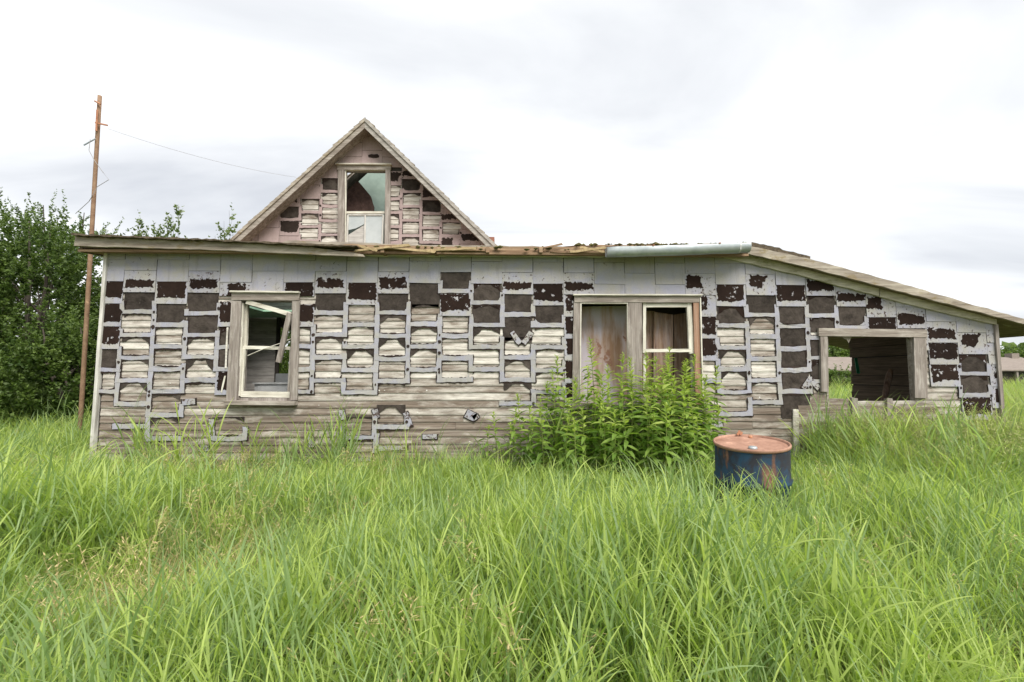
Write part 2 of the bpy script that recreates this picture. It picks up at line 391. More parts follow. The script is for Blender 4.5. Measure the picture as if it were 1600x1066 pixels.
# ---- siding planks
rng = random.Random(11)
COURSE = .0935
k = 0
z = BASE
while z < 2.72:
    for a, b in strip_spans(z, z + COURSE, XL + .06, XR - .02):
        x = a
        while x < b - .02:
            L = rng.uniform(1.9, 4.6)
            e_ = min(b, x + L)
            if b - e_ < .5: e_ = b
            zt = z + COURSE
            if min(top_at(x), top_at(e_)) < zt:          # under the sloping roof
                if top_at(x) < zt: x = e_; continue
                while top_at(e_) < zt: e_ -= .05
                if e_ - x < .1: break
                b = e_
            p = MB(); n = max(2, int((e_ - x) / .5)); g0 = .003 if e_ < b else 0; vs = []
            sag = rng.uniform(-.002, .002)
            for i in range(n + 1):
                xx = x + (e_ - g0 - x) * i / n; j = lambda q=.0012: rng.uniform(-q, q)
                vs += [(xx, .003, z - .004 + j()), (xx, -.013 + j(.002), z - .004 + j(.002) + sag), (xx, -.0145 + j(.002), z + .012 + j()), (xx, -.002, z + COURSE + .004)]
            fs = [(0, 1, 2, 3)[::-1]]
            for i in range(n): fs += [(4 * i + q, 4 * i + q + 1, 4 * i + q + 5, 4 * i + q + 4) for q in range(3)]
            fs.append(tuple(4 * n + q for q in range(4))); p.add(vs, [f[::-1] for f in fs])
            o = p.build('siding_plank', 'siding', front)
            zm = z + .05
            amt = .42 if zm < .9 else .56 if zm < 1.16 else .70 if zm < 1.55 else .66
            o.color = (max(0, min(1, amt + rng.uniform(-.20, .16))), 0, 0, 1)
            k += 1; x = e_
    z += COURSE
nl = MB()
for i in range(120):
    x, zz = rng.uniform(XL + .2, XR - .2), BASE + COURSE * rng.randint(2, 19) + .03
    if any(o[0] - .1 < x < o[2] + .1 and o[1] < zz < o[3] for o in OPEN): continue
    r_ = rng.uniform(.005, .010)
    nl.add([(x + r_ * math.cos(a), -.0165, zz + r_ * math.sin(a)) for a in [q * 1.047 for q in range(6)]], [tuple(range(6))])
nl.build('nail_heads', 'nail', front, kind='stuff')

# ---- shingles, torn shingles, tar paper
PX, X0 = .40665, -5.2598
ZA = P(712, 525).z; PZ = .2905
# states of the cells from the top: 0 bare, 1 whole shingle, 2 dark core, 3 partly dark, 4 tar paper in a torn frame, 5 wood in a torn frame, 6 tar paper only, 7 dark lower half
TABLE = {0: [1, 1, 2, 2, 2, 4, 5, 0, 0, 0], 1: [1, 1, 7, 4, 5, 5, 5, 5, 5, 0], 2: [1, 1, 2, 4, 5, 5, 5, 5, 5, 0], 3: [1, 1, 7, 4, 4, 5, 5, 0, 0, 0],
         4: [1, 1, 3, 2, 4, 4, 2, 0, 5, 0], 5: [1, 1, 1, 0, 0, 0, 0, 0, 0, 0], 6: [1, 1, 2, 2, 5, 5, 5, 0, 0, 0], 7: [1, 1, 7, 4, 5, 5, 5, 0, 0, 0],
         8: [1, 1, 2, 5, 5, 5, 5, 0, 5, 0], 9: [1, 1, 7, 4, 5, 5, 5, 0, 5, 0], 10: [1, 1, 6, 5, 5, 5, 0, 0, 0, 0], 11: [1, 1, 4, 2, 5, 5, 5, 0, 0, 0],
         12: [1, 1, 4, 4, 5, 5, 0, 0, 0, 0], 13: [1, 1, 7, 4, 6, 5, 5, 5, 0, 0], 14: [1, 1, 2, 4, 5, 5, 5, 0, 0, 0], 15: [1, 1, 7, 2, 2, 2, 2, 2, 0, 0],
         16: [1, 1, 1, 0, 0, 0, 0, 0, 0, 0], 17: [1, 1, 1, 0, 0, 0, 0, 0, 0, 0], 18: [1, 1, 1, 0, 0, 0, 0, 0, 0, 0], 19: [1, 1, 3, 3, 2, 2, 5, 0, 5, 0],
         20: [1, 1, 2, 4, 5, 5, 5, 5, 0, 0], 21: [1, 1, 3, 4, 5, 5, 5, 5, 0, 0], 22: [1, 1, 2, 4, 4, 4, 4, 6, 0, 0], 23: [1, 1, 7, 4, 4, 4, 4, 0, 0, 0],
         24: [1, 1, 7, 4, 4, 0, 0, 0, 0, 0], 25: [1, 1, 1, 3, 2, 0, 0, 0, 0, 0], 26: [1, 1, 1, 7, 2, 0, 0, 0, 0, 0], 27: [1, 1, 1, 1, 7, 2, 2, 0, 0, 0],
         28: [1, 1, 1, 1, 3, 4, 4, 2, 0, 0], 29: [1, 1, 1, 1, 3, 3, 3, 3, 0, 0]}
def arch(x0, x1, z0, z1, rng, depth):
    """tar paper left at the top of a cell: deep at the corners, shallow in the middle"""
    n = 9; w = x1 - x0; r = [(x0, z1), (x1, z1)]
    l, rr, m = rng.uniform(.5, 1.1) * depth, rng.uniform(.5, 1.1) * depth, rng.uniform(.05, .3) * depth
    for i in range(n + 1):
        q = i / n; d = m + (rr - m) * max(0, 1 - q / .3) ** .7 + (l - m) * max(0, (q - .7) / .3) ** .7
        r.append((x1 - w * q + rng.uniform(-.006, .006), z1 - d - rng.uniform(-.006, .008)))
    return r
def fits(poly, yo=0):
    if len(poly) < 3: return []
    """cut a polygon so that it stays off the openings (only sides matter, the casing covers the rest)"""
    cx = sum(p[0] for p in poly) / len(poly); cz = sum(p[1] for p in poly) / len(poly)
    for (x0, z0, x1, z1) in OPEN:
        pxs = [p[0] for p in poly]; pzs = [p[1] for p in poly]
        if max(pxs) > x0 - .05 and min(pxs) < x1 + .05 and max(pzs) > z0 - .03 and min(pzs) < z1 + .04:
            cand = [clip(poly, 1, 0, x0 - .05), clip(poly, -1, 0, -x1 - .05), clip(poly, 0, -1, -z1 - .04), clip(poly, 0, 1, z0 - .03)]
            poly = max(cand, key=area)
            if area(poly) < 2e-4: return []
    return poly
def siding_cells(table, colx, rowz, pitch_x, pitch_z, parent, mats, clips, yf, rng, fit=fits, jtop=-5, sw=.058):
    sh, dk = mats
    for c, states in table.items():
        x0, x1 = colx(c), colx(c + 1)
        for j, st in [(q, 1) for q in range(jtop, -4)] + [(i - 4, s_) for i, s_ in enumerate(states)]:
            zb = rowz(c, j); zt = zb + pitch_z                     # zb: centre of the bar below the cell
            ok = lambda poly: (lambda q: q if area(q) > 4e-4 else [])(fit(cl(poly)))
            def cl(poly):
                for h in clips: poly = clip(poly, *h)
                    
                return poly
            if st in (1, 2, 3, 7):
                j_ = lambda: rng.uniform(-.004, .004)
                poly = ok([(x0 + .002 + j_(), zb - .03 + j_()), (x1 - .002 + j_(), zb - .03 + j_()), (x1 - .002 + j_(), zt - .03), (x0 + .002 + j_(), zt - .03)])
                if not poly: continue
                o = MB(); tl = lambda x, z, zb=zb: -.007 * max(0, min(1, (zb + pitch_z - .03 - z) / pitch_z)) + .0008 * math.sin(x * 31 + z * 17)
                o.prism(poly, yf - .004, yf, 0, 1, tl)
                if st in (2, 3, 7):
                    m_ = rng.uniform(.010, .034); depth = 1
                    if st == 7: base = [(x0 + m_, zb + .018 + rng.uniform(0, .03)), (x1 - m_, zb + .018 + rng.uniform(0, .03)), (x1 - m_, zb + rng.uniform(.11, .19)), (x0 + m_ * .6, zb + rng.uniform(.11, .19))]
                    elif st == 2: base = [(x0 + m_, zb + .012 + rng.uniform(0, .045)), ((x0 + x1) / 2, zb + .012 + rng.uniform(0, .05)), (x1 - m_ * rng.uniform(.5, 1.6), zb + .012 + rng.uniform(0, .045)), (x1 - m_ * rng.uniform(.3, 1), zt - .031), (x0 + m_ * rng.uniform(.3, 1), zt - .031)]
                    else:
                        xa = rng.uniform(x0, x0 + .16); base = [(xa, zb + rng.uniform(.05, .12)), (xa + rng.uniform(.15, .24), zb + rng.uniform(.03, .1)), (xa + rng.uniform(.16, .28), zt - .05), (xa + .02, zt - .05)]
                    pat = ragged(base, .018, .011 if st == 2 else .017, rng)
                    if st == 2 and (j == -4 + next((i for i, s_ in enumerate(states) if s_ not in (1, 3)), 0)):     # first bare row: bites up into the row above
                        pat = [(x, z + (rng.choice((0, .01, .03, .06)) * (.4 + rng.random()) if z > zt - .06 else 0)) for x, z in pat]
                    pat = ok(pat)
                    if pat: o.prism(pat, yf - .0062, yf - .003, 2, 2, tl)
                ob = o.build('shingle', [sh, 'edge', dk], parent); wear = {1: rng.uniform(0, .35), 3: .8, 2: .7, 7: .8}[st]
                if j >= -3 and st == 1: wear += .25
                ob.color = (wear, 0, 0, 1)
                continue
            if st in (4, 6):
                poly = ok(ragged([(x0 + .01, zb - (.0 if st == 4 else .06)), (x1 - .01, zb - (.0 if st == 4 else .06)), (x1 - .01, zt + (.0 if st == 4 else .03)), (x0 + .01, zt + (.0 if st == 4 else .03))], .09, .007, rng))
                if poly:
                    o = MB(); o.prism(poly, yf + .002, yf + .004, 0); o.build('tar_paper', 'tar', parent)
                if rng.random() < .45 and st == 4:                                         # scrap of shingle core left in the cell
                    q = ok(ragged(arch(x0 + .03, x1 - .03, zb, zt - .03, rng, rng.uniform(.05, .16)), .05, .006, rng))
                    if q: o = MB(); o.prism(q, yf - .0005, yf + .002, 0); o.build('shingle_scrap', dk, parent)
            elif st == 5 and rng.random() < .9:
                q = ok(arch(x0 + .02, x1 - .02, zb, zt - .02, rng, rng.choice((.03, .06, .10, .15))))
                if q: o = MB(); o.prism(q, yf + .002, yf + .004, 0); o.build('tar_paper', 'tar', parent)
            if st in (4, 5):
                h, s2 = rng.uniform(.050, .060) / 2 * sw / .058, sw / 2; ar = pitch_z / 2 - h - .003
                jt = lambda q=.0055: rng.uniform(-q, q)
                zb0 = zb; zb = zb + rng.uniform(-.009, .009); ul = ar + rng.uniform(-.006, 0); ur = ar + rng.uniform(-.006, 0)
                if rng.random() < .13: ul = rng.uniform(.004, .05)
                if rng.random() < .13: ur = rng.uniform(.004, .05)
                if j == len(states) - 5 or states[j + 5] == 0: ul, ur = rng.choice(((ul, ur), (ul, .01), (.01, ur), (ul, ur)))
                sagm = rng.choice((0, 0, .004, .008, -.014))
                U = [(x0 - s2 + jt(), zb - h + jt()), ((x0 + x1) / 2, zb - h + jt() + sagm), (x1 + s2 + jt(), zb - h + jt()), (x1 + s2 + jt(), zb + h + ur + jt()), (x1 - s2 + jt(), zb + h + ur + jt()),
                     (x1 - s2 + jt(), zb + h + jt()), ((x0 + x1) / 2, zb + h + jt() + sagm), (x0 + s2 + jt(), zb + h + jt()), (x0 + s2 + jt(), zb + h + ul + jt()), (x0 - s2 + jt(), zb + h + ul + jt())]
                e_ = rng.uniform(.007, .013); e1, e2_ = rng.uniform(.003, .024), rng.uniform(.001, .012)
                V = [(x0 - s2 - e_, zb - h - e_), ((x0 * 2 + x1) / 3, zb - h - e1), ((x0 + x1 * 2) / 3, zb - h - e1 * rng.uniform(.3, 1.2)), (x1 + s2 + e_, zb - h - e_), (x1 + s2 + e_, zb + h + ur), (x1 - s2 - e_, zb + h + ur), (x1 - s2 - e_, zb + h + e2_), (x0 + s2 + e_, zb + h + e2_), (x0 + s2 + e_, zb + h + ul), (x0 - s2 - e_, zb + h + ul)]
                U = ok(ragged(U, .045, .0048, rng)); V = ok(ragged(V, .020, .0075, rng))
                if not U or not V: continue
                o = MB(); c1, c2 = rng.uniform(-.004, .003), rng.uniform(-.004, .003)
                tl = lambda x, z: c1 * math.sin((x - x0) * 9) + c2 * math.sin((z - zb) * 14)
                o.prism(V, yf - .002, yf + .002, 1, 1, tl); o.prism(U, yf - .0065, yf - .002, 0, 1, tl)
                for sx, sg in ((x0 + s2, 1), (x1 - s2, -1)):                                  # torn corners, rounded off
                    if rng.random() < .55:
                        d1, d2 = rng.uniform(.02, .075), rng.uniform(.015, .06)
                        q = ok(ragged([(sx - sg * .004, zb + h - .004), (sx + sg * d1, zb + h - .004), (sx + sg * d1 * .4, zb + h + d2 * .35), (sx - sg * .004, zb + h + d2)], .02, .004, rng))
                        if q: o.prism(q, yf - .0048, yf - .0012, 1 if rng.random() < .6 else 0, 1, tl)
                    if rng.random() < .35:
                        d1, d2 = rng.uniform(.03, .10), rng.uniform(.02, .05)
                        q = ok(ragged([(sx, zb - h + .004), (sx + sg * d1, zb - h + .004), (sx + sg * d1 * .45, zb - h - d2 * .5), (sx, zb - h - d2)], .02, .005, rng))
                        if q: o.prism(q, yf - .003, yf + .001, 1, 1, tl)
                for sx in (x0, x1):                                                       # black spots round the nails
                    if rng.random() < .34:
                        r_ = rng.uniform(.010, .022); zz = zb + rng.choice((0, .06, .10)); q = ragged([(sx + r_ * math.cos(a), zz + r_ * 1.2 * math.sin(a)) for a in [i * .9 for i in range(7)]], .03, .004, rng)
                        q = ok([(x, z) for x, z in q]) if area(q) > 4e-4 else []
                        if q: o.prism(q, yf - .0125, yf - .006, 1)
                ob = o.build('torn_shingle', [sh, 'edge'], parent); ob.color = (rng.uniform(0, .4), 0, 0, 1)
rng = random.Random(3)
siding_cells(TABLE, lambda c: X0 + PX * c, lambda c, j: ZA - PZ * j - (0 if c % 2 else .148) - (.05 if c >= 27 else 0), PX, PZ, front, ('shingle', 'dark'), WALL_CLIPS, -.0205, rng, jtop=-7)
# loose scraps still nailed on the bare lower siding
for (x, y, w_, h_, rot) in ((297, 628, 20, 9, 5), (536, 648, 9, 15, 12), (487, 688, 8, 20, 12), (736, 649, 16, 13, -25), (743, 651, 9, 8, 40), (588, 646, 9, 14, 15), (638, 655, 8, 22, 20),
                           (588, 692, 8, 30, -6), (536, 705, 8, 20, -14), (560, 718, 40, 6, 3), (612, 700, 44, 7, 2), (672, 682, 22, 7, 0), (544, 698, 14, 4, 0), (333, 668, 8, 26, 6), (320, 700, 16, 8, 0),
                           (806, 528, 8, 22, 35), (824, 528, 8, 22, -35), (1258, 600, 8, 18, -38), (1272, 601, 8, 18, 40), (1106, 662, 26, 8, 0), (482, 718, 6, 12, 0)):
    cx, cz = XZ(x, y); s_ = 1 / 120; a = R(rot); o = MB()
    q = [(cx + (px * math.cos(a) - pz * math.sin(a)) * s_, cz + (px * math.sin(a) + pz * math.cos(a)) * s_) for px, pz in ((-w_ / 2, -h_ / 2), (w_ / 2, -h_ / 2), (w_ / 2, h_ / 2), (-w_ / 2, h_ / 2))]
    q2 = [(cx + (px - cx) * 1.18, cz + (pz - cz) * 1.18 - .004) for px, pz in q]
    o.prism(ragged(q2, .03, .005, rng), -.023, -.014, 1); o.prism(ragged(q, .05, .004, rng), -.028, -.023, 0, 1)
    o.build('torn_shingle', ['shingle', 'edge'], front)
# white fascia lines, corner boards
c = MB(); c.beam((XL + .01, -.02, BASE - .1), (XL + .02, -.02, ZT - .01), .04, .07, 10, .002); c.build('corner_board', 'white_v', front)
c = MB(); c.beam((XR + .01, -.02, BASE - .1), (XR + .02, -.02, slope_b[1] - .02), .045, .07, 8, .002); c.build('corner_board', 'trim_v', front)
c = MB(); c.beam((XL + .05, -.012, .10), (2.2, -.012, .10), .10, .05, 12, .004); c.build('base_board', 'trim', front)
c = MB(); p0, p1 = P(1241, 640), P(1240, 690); c.beam((p0.x, -.02, p0.z), (p1.x, -.02, .1), .075, .035, 6, .003); c.build('batten', 'siding', front).color = (.8, 0, 0, 1)

# ---- windows
def rect_boards(name, specs, parent, Y0=0.0):
    for (nm, mk, a, b, wd, th, yy) in specs:
        o = MB(); pa, pb = XZ(*a, yy), XZ(*b, yy); o.beam((pa[0], yy, pa[1]), (pb[0], yy, pb[1]), wd, th, 8, .0018, rng=rng); o.build(nm, mk, parent)
# left window: part 'window' is its jamb box, the casings, rails and sill are its children
def jamb_box(o, depth=.14, t=.025, mi='trim_v'):
    x0, z0, x1, z1 = o; m = MB()
    m.box((x0 - .02, -.018, z0), (x0 + .005, depth, z1)); m.box((x1 - .005, -.018, z0), (x1 + .02, depth, z1))
    m.box((x0 + .005, -.018, z1 - .02), (x1 - .005, depth, z1 + .02)); m.box((x0 + .005, -.017, z0 - .02), (x1 - .005, depth, z0 + .015)); return m
win1 = jamb_box(O1).build('window', 'trim_v', house, label='broken sash window with its top rail hanging loose')
rect_boards('w1', [('casing', 'trim_v', (370, 470), (362, 628), .125, .03, -.036), ('casing', 'trim_v', (463, 470), (459, 626), .095, .03, -.036),
                   ('head_casing', 'trim', (363, 463), (468, 463.5), .105, .036, -.040), ('drip_cap', 'paint_h', (361, 456), (469, 457), .02, .07, -.052),
                   ('sill', 'trim', (353, 629), (463, 630), .05, .11, -.065), ('stop', 'paint_v', (380, 474), (375, 619), .022, .03, -.003),
                   ('sash_stile', 'paint_v', (385, 474), (383, 545), .05, .035, .05), ('sash_stile', 'paint_v', (381.5, 545), (377, 616), .045, .035, .02), ('sash_stile', 'trim_v', (455.5, 545), (451.5, 616), .03, .035, .02),
                   ('meeting_rail', 'paint_h', (381, 543), (455, 544.5), .042, .04, .03), ('bottom_rail', 'paint_h', (377, 616), (455, 617), .075, .035, .015)], win1)
o = MB(); a, b = P(386, 472, -.02), P(454, 491, -.05); o.beam(a, b, .055, .035, 6, .002); o.build('loose_top_rail', 'paint_h', win1)
o = MB(); a, b = P(453, 489, -.06), P(435, 567, -.04); o.beam(a, b, .06, .035, 6, .002); o.build('loose_stile', 'trim_v', win1)
o = MB(); o.tube([P(387, 556, .03), P(410, 546, -.0), P(440, 536, -.02), P(456, 529, -.02)], .006, 5); o.build('splinter', 'paint_h', win1)
o = MB(); o.beam(P(352, 588, -.03), P(346, 613, -.03), .018, .012, 3, .002); o.build('splinter', 'paint_v', win1)
o = MB(); o.beam(P(355.5, 512, -.03), P(353, 575, -.03), .02, .012, 4, .002); o.build('splinter', 'siding', win1)

win2 = jamb_box(O2).build('window', 'trim_v', house, label='double window with the left sash missing')
rect_boards('w2', [('casing', 'trim_v', (901.5, 472), (899, 640), .09, .03, -.036), ('casing', 'orange_v', (1087, 472), (1091, 640), .075, .03, -.036), ('edge_strip', 'paint_v', (1093.5, 466), (1098, 640), .016, .045, -.044),
                   ('head_casing', 'trim', (897, 467), (1094, 467), .10, .036, -.040), ('drip_cap', 'paint_h', (895, 461), (1096, 461.5), .018, .07, -.052), ('mullion', 'trim_v', (991.5, 473), (991.5, 640), .185, .03, -.036),
                   ('stop', 'paint_v', (907.3, 475), (906, 640), .014, .04, -.03), ('stop', 'paint_h', (906, 474), (981, 474), .014, .04, -.03), ('stop', 'paint_v', (980.5, 475), (982, 640), .02, .04, -.028),
                   ('sash_stile', 'paint_v', (1006.5, 474), (1006, 552), .042, .04, -.005), ('sash_stile', 'paint_v', (1076, 474), (1080, 552), .062, .04, -.005), ('sash_rail', 'paint_h', (1008, 477.5), (1076, 477.5), .052, .036, -.005),
                   ('sash_rail', 'paint_h', (1006, 548), (1079, 548), .042, .045, -.005), ('sash_stile', 'paint_v', (1007, 556), (1007, 640), .04, .035, .05), ('sash_stile', 'paint_v', (1082, 553), (1084, 640), .045, .035, .05),
                   ('sill', 'trim', (893, 636), (1098, 636), .05, .11, -.065)], win2)
win3 = jamb_box(O3, .05).build('window', 'trim', house, label='empty window opening of the porch end')
rect_boards('w3', [('head_casing', 'trim', (1278, 519), (1447, 521.5), .105, .04, -.040), ('casing', 'trim_v', (1286, 525), (1288, 612), .095, .036, -.037), ('casing', 'trim_v', (1436, 526), (1438, 622), .17, .034, -.036),
                   ('stop', 'paint_v', (1424.5, 530), (1425, 560), .02, .05, .01), ('stop', 'trim_v', (1291, 528), (1292, 612), .018, .04, -.005)], win3)
o = MB(); q = [XZ(*p, -.01) for p in ((1314, 525), (1331, 526), (1329, 530), (1326, 536), (1323, 531), (1318, 529))]; o.prism(q, -.012, -.006); o.build('hanging_splinter', 'trim', win3)
for i, (ya, yb, xa, xb, yy) in enumerate(((628, 629, 1246, 1330, .0), (633, 632, 1337, 1460, .0), (640, 641, 1246, 1462, -.004), (652, 653, 1246, 1462, -.006), (664, 664, 1246, 1462, -.004), (676, 677, 1246, 1470, -.004), (689, 690, 1246, 1470, -.004))):
    o = MB(); a, b = P(xa, ya, yy), P(xb, yb, yy); o.beam(a, b, .10, .03, 7, .005, rng=rng); o.build('low_board', 'siding', win3).color = (.32 + .2 * (i % 2), 0, 0, 1)
for x, y0, y1 in ((1333.5, 621, 652), (1388, 623, 655)):
    o = MB(); a, b = P(x, y0, -.03), P(x + 1, y1, -.03); o.beam(a, b, .075, .05, 4, .004); o.build('post_stub', 'trim_v', win3)

# ---- lean-to roof
EV = -.24                                                          # eave line in front of the wall
roof = MB()
x0, x1 = P(119, 375, EV).x, slope_a[0] + .25
zt = P(500, 389, EV).z
def roof_piece(xa, xb, ya, yb):
    za, zb = zt - .02 + (ya - EV) * .13, zt - .02 + (yb - EV) * .13
    roof.add([(xa, ya, za), (xb, ya, za), (xb, yb, zb), (xa, yb, zb), (xa, ya, za - .03), (xb, ya, za - .03), (xb, yb, zb - .03), (xa, yb, zb - .03)], [(0, 1, 2, 3), (7, 6, 5, 4), (0, 4, 5, 1), (1, 5, 6, 2), (2, 6, 7, 3), (3, 7, 4, 0)])
HOLE = (-4.1, -2.6, .4, 2.0)                                        # gap added in the roof to light the left room
roof_piece(x0, x1, EV + .03, HOLE[2]); roof_piece(x0, HOLE[0], HOLE[2], HOLE[3]); roof_piece(HOLE[1], x1, HOLE[2], HOLE[3]); roof_piece(x0, x1, HOLE[3], 3.0)
lean = roof.build('lean_to_roof', 'roofwood', house)
def poly_board(pts, Y, th, nm, mk, par, rag=.006, step=.12):
    o = MB(); q = ragged([XZ(x, y, Y) for x, y in pts], step, rag, rng); o.prism(q, Y - th / 2, Y + th / 2); return o.build(nm, mk, par)
poly_board([(118, 385), (330, 391), (570, 402), (568, 398), (480, 386), (400, 381), (250, 375), (120, 370)], EV, .04, 'fascia_board', 'fascia', lean, .004)
poly_board([(119, 370.5), (250, 375.5), (400, 381.5), (480, 386), (560, 388), (560, 386), (470, 383), (380, 378.5), (250, 373), (120, 368)], EV - .01, .16, 'drip_edge', 'old_felt', lean, .008, .05)
for pts, Y, mk in (([(440, 380), (700, 390), (950, 391), (950, 386), (700, 384), (560, 380), (450, 376)], EV + .16, 'fascia'), ([(520, 387), (760, 393), (760, 388), (640, 384), (540, 382)], EV + .02, 'roofwood'),
                   ([(560, 395), (950, 399), (950, 396), (560, 391)], EV + .09, 'fascia'), ([(560, 392), (790, 397), (790, 391), (560, 387)], EV + .05, 'roofwood'),
                   ([(700, 395), (905, 395), (898, 386.5), (704, 386)], EV + .06, 'roofwood'), ([(860, 395), (950, 396), (950, 390), (905, 386), (880, 389)], EV + .03, 'roofwood'),
                   ([(565, 400.5), (950, 402), (950, 399.5), (565, 398)], EV + .18, 'paint_h'), ([(880, 386), (1165, 383), (1165, 380), (1040, 383), (900, 384)], EV + .10, 'roofwood')):
    poly_board(pts, Y, .03, 'roof_board', mk, lean, .006, .10)
for x in (598, 680, 762, 845):
    o = MB(); a = P(x, 391, EV + .01); o.box((a.x - .022, EV - .015, a.z - .035), (a.x + .022, EV + .3, a.z + .035)); o.build('rafter_end', 'roofwood', lean)
o = MB(); o.beam(P(842, 389, EV), P(879, 381.5, EV - .02), .022, .02, 3, .003); o.build('loose_stick', 'roofwood', lean)
for a, b in (((555, 392), (640, 383)), ((600, 386), (680, 394)), ((652, 392), (745, 388)), ((890, 394), (945, 387)), ((905, 386), (950, 395)), ((560, 384), (590, 392))):
    o = MB(); o.beam(P(*a, EV - .02), P(*b, EV - .035), .028, .014, 5, .006); o.build('splinter', 'straw', lean)
ms = MB(); rr = random.Random(9)
for i in range(150):
    t_ = rr.random(); x = 900 + 270 * t_ if i % 2 else 440 + 460 * rr.random(); y = 382.5 - 1.5 * t_ if i % 2 else 383 + rr.uniform(0, 4) + (x - 440) * .008
    c_ = P(x, y + rr.uniform(-1, 1), EV + rr.uniform(-.02, .14)); r_ = rr.uniform(.012, .035)
    vs = [c_ + Vector((r_ * sx * rr.uniform(.7, 1.8), r_ * sy, r_ * sz * rr.uniform(.5, .9))) for sx, sy, sz in ((1, 0, 0), (-1, 0, 0), (0, 1, 0), (0, -1, 0), (0, 0, 1), (0, 0, -1))]
    ms.add(vs, [(0, 2, 4), (2, 1, 4), (1, 3, 4), (3, 0, 4), (2, 0, 5), (1, 2, 5), (3, 1, 5), (0, 3, 5)])
ms.build('moss', 'moss', lean, kind='stuff')
# soffit under the eave and the left overhang
o = MB(); o.box((x0 + .02, EV + .05, ZT + .005), (x1, -.003, ZT + .02)); o.build('soffit', 'trim', lean)
o = MB(); o.box((x0 + .01, -.002, ZT - .0), (XL - .03, 2.9, ZT + .02)); o.build('soffit', 'trim', lean)
o = MB(); a = P(119, 378, EV); o.beam((x0 + .03, EV + .03, zt - .01), (x0 + .03, 2.9, zt + .30), .09, .03, 6, .003, side=(1, 0, 0)); o.build('fascia_board', 'inner', lean)
# gutter
gt = MB(); pa, pb = P(947, 391, EV - .07), P(1170, 384, EV - .07); n = 9
prof = [(-.06, .055), (-.066, .02), (-.055, -.03), (-.03, -.055), (.0, -.062), (.03, -.055), (.055, -.03), (.06, .03), (.06, .06)]
vs = []
for k_ in range(13):
    q = k_ / 12; cx, cz = pa.x + (pb.x - pa.x) * q, pa.z + (pb.z - pa.z) * q - .03 - .006 * math.sin(math.pi * q)
    vs += [(cx, EV - .07 + py + rng.uniform(-.004, .004), cz + pz + rng.uniform(-.004, .004)) for py, pz in prof]
gt.add(vs, [(k_ * n + i, k_ * n + i + 1, (k_ + 1) * n + i + 1, (k_ + 1) * n + i) for k_ in range(12) for i in range(n - 1)] + [tuple(range(n))])
gut = gt.build('gutter', 'metal', lean, smooth=True)
o = MB(); o.beam((pa.x, EV - .01, pa.z + .025), (pb.x, EV - .01, pb.z + .03), .03, .02, 6, .002); o.build('gutter_edge', 'roofwood', gut)
for q in (.32, .78):
    o = MB(); cx = pa.x + (pb.x - pa.x) * q; cz = pa.z + (pb.z - pa.z) * q; o.box((cx - .012, EV - .14, cz + .022), (cx + .012, EV, cz + .034)); o.build('gutter_strap', 'rust', gut)
o = MB(); q = pa.x + (pb.x - pa.x) * .925; cz = pa.z + (pb.z - pa.z) * .925 - .03; o.add([(q + dx_, EV - .07 + py * 1.05, cz + pz * 1.05) for dx_ in (-.008, .008) for py, pz in prof], [(i, i + 1, n + i + 1, n + i) for i in range(n - 1)]); o.build('gutter_joint', 'white', gut)
# sloping porch roof
ra, rb = P(1160, 384, -.16), P(1660, 514, -.16)
sl = MB(); d = Vector((rb.x - ra.x, 0, rb.z - ra.z))
sl.add([(ra.x, -.13, ra.z - .03), (rb.x, -.13, rb.z - .03), (rb.x, 3.6, rb.z - .03), (ra.x, 3.6, ra.z - .03), (ra.x, -.13, ra.z - .06), (rb.x, -.13, rb.z - .06), (rb.x, 3.6, rb.z - .06), (ra.x, 3.6, ra.z - .06)],
       [(0, 1, 2, 3), (7, 6, 5, 4), (0, 4, 5, 1), (1, 5, 6, 2), (2, 6, 7, 3), (3, 7, 4, 0)])
porch = sl.build('porch_roof', 'inner', house)
poly_board([(1166, 384), (1260, 404), (1400, 442), (1520, 477), (1665, 517), (1665, 526), (1600, 507), (1500, 481), (1390, 452), (1260, 418), (1168, 397)], -.17, .035, 'edge_board', 'fascia', porch, .006, .09)
poly_board([(1170, 397), (1250, 416), (1372, 448), (1372, 463), (1246, 430), (1130, 402.5)], -.05, .03, 'frieze_board', 'frieze', porch, .006, .1)
poly_board([(1374, 449), (1470, 474), (1556, 497), (1556, 508), (1468, 488), (1374, 464)], -.045, .03, 'frieze_board', 'frieze', porch, .004, .15)
poly_board([(1165, 386), (1260, 407), (1262, 403.5), (1230, 394), (1172, 381)], -.10, .12, 'mossy_edge', 'old_felt', porch, .012, .05)
o = MB(); o.beam(P(1548, 496, .05), P(1580, 506, .05), .075, .05, 2, .003); o.build('rafter_end', 'fascia', porch)

# ---- gable of the main house
GY = 2.88                                                          # gable wall
RY = 2.58                                                          # rake line, overhanging it
ap, lf, rt = XZ(570.5, 186, RY), XZ(357, 379, RY), XZ(778, 387, RY)
gl = lambda a, b, d: (lambda v: (v, math.hypot(v[0], v[1])))((b[0] - a[0], b[1] - a[1]))
def off_line(a, b, d):
    """line a-b moved d below itself"""
    vx, vz = b[0] - a[0], b[1] - a[1]; L = math.hypot(vx, vz); nx, nz = vz / L, -vx / L
    if nz > 0: nx, nz = -nx, -nz
    return (a[0] + nx * d, a[1] + nz * d), (b[0] + nx * d, b[1] + nz * d)
hl = line_under(*off_line(lf, ap, .10)); hr = line_under(*off_line(ap, rt, .10))
G_CLIPS = [hl, hr]
OG = (P(538, 300, GY).x, 3.2, P(603, 300, GY).x, P(570, 265, GY).z)
gz0 = 3.1
gw = MB(); zap = ap[1]
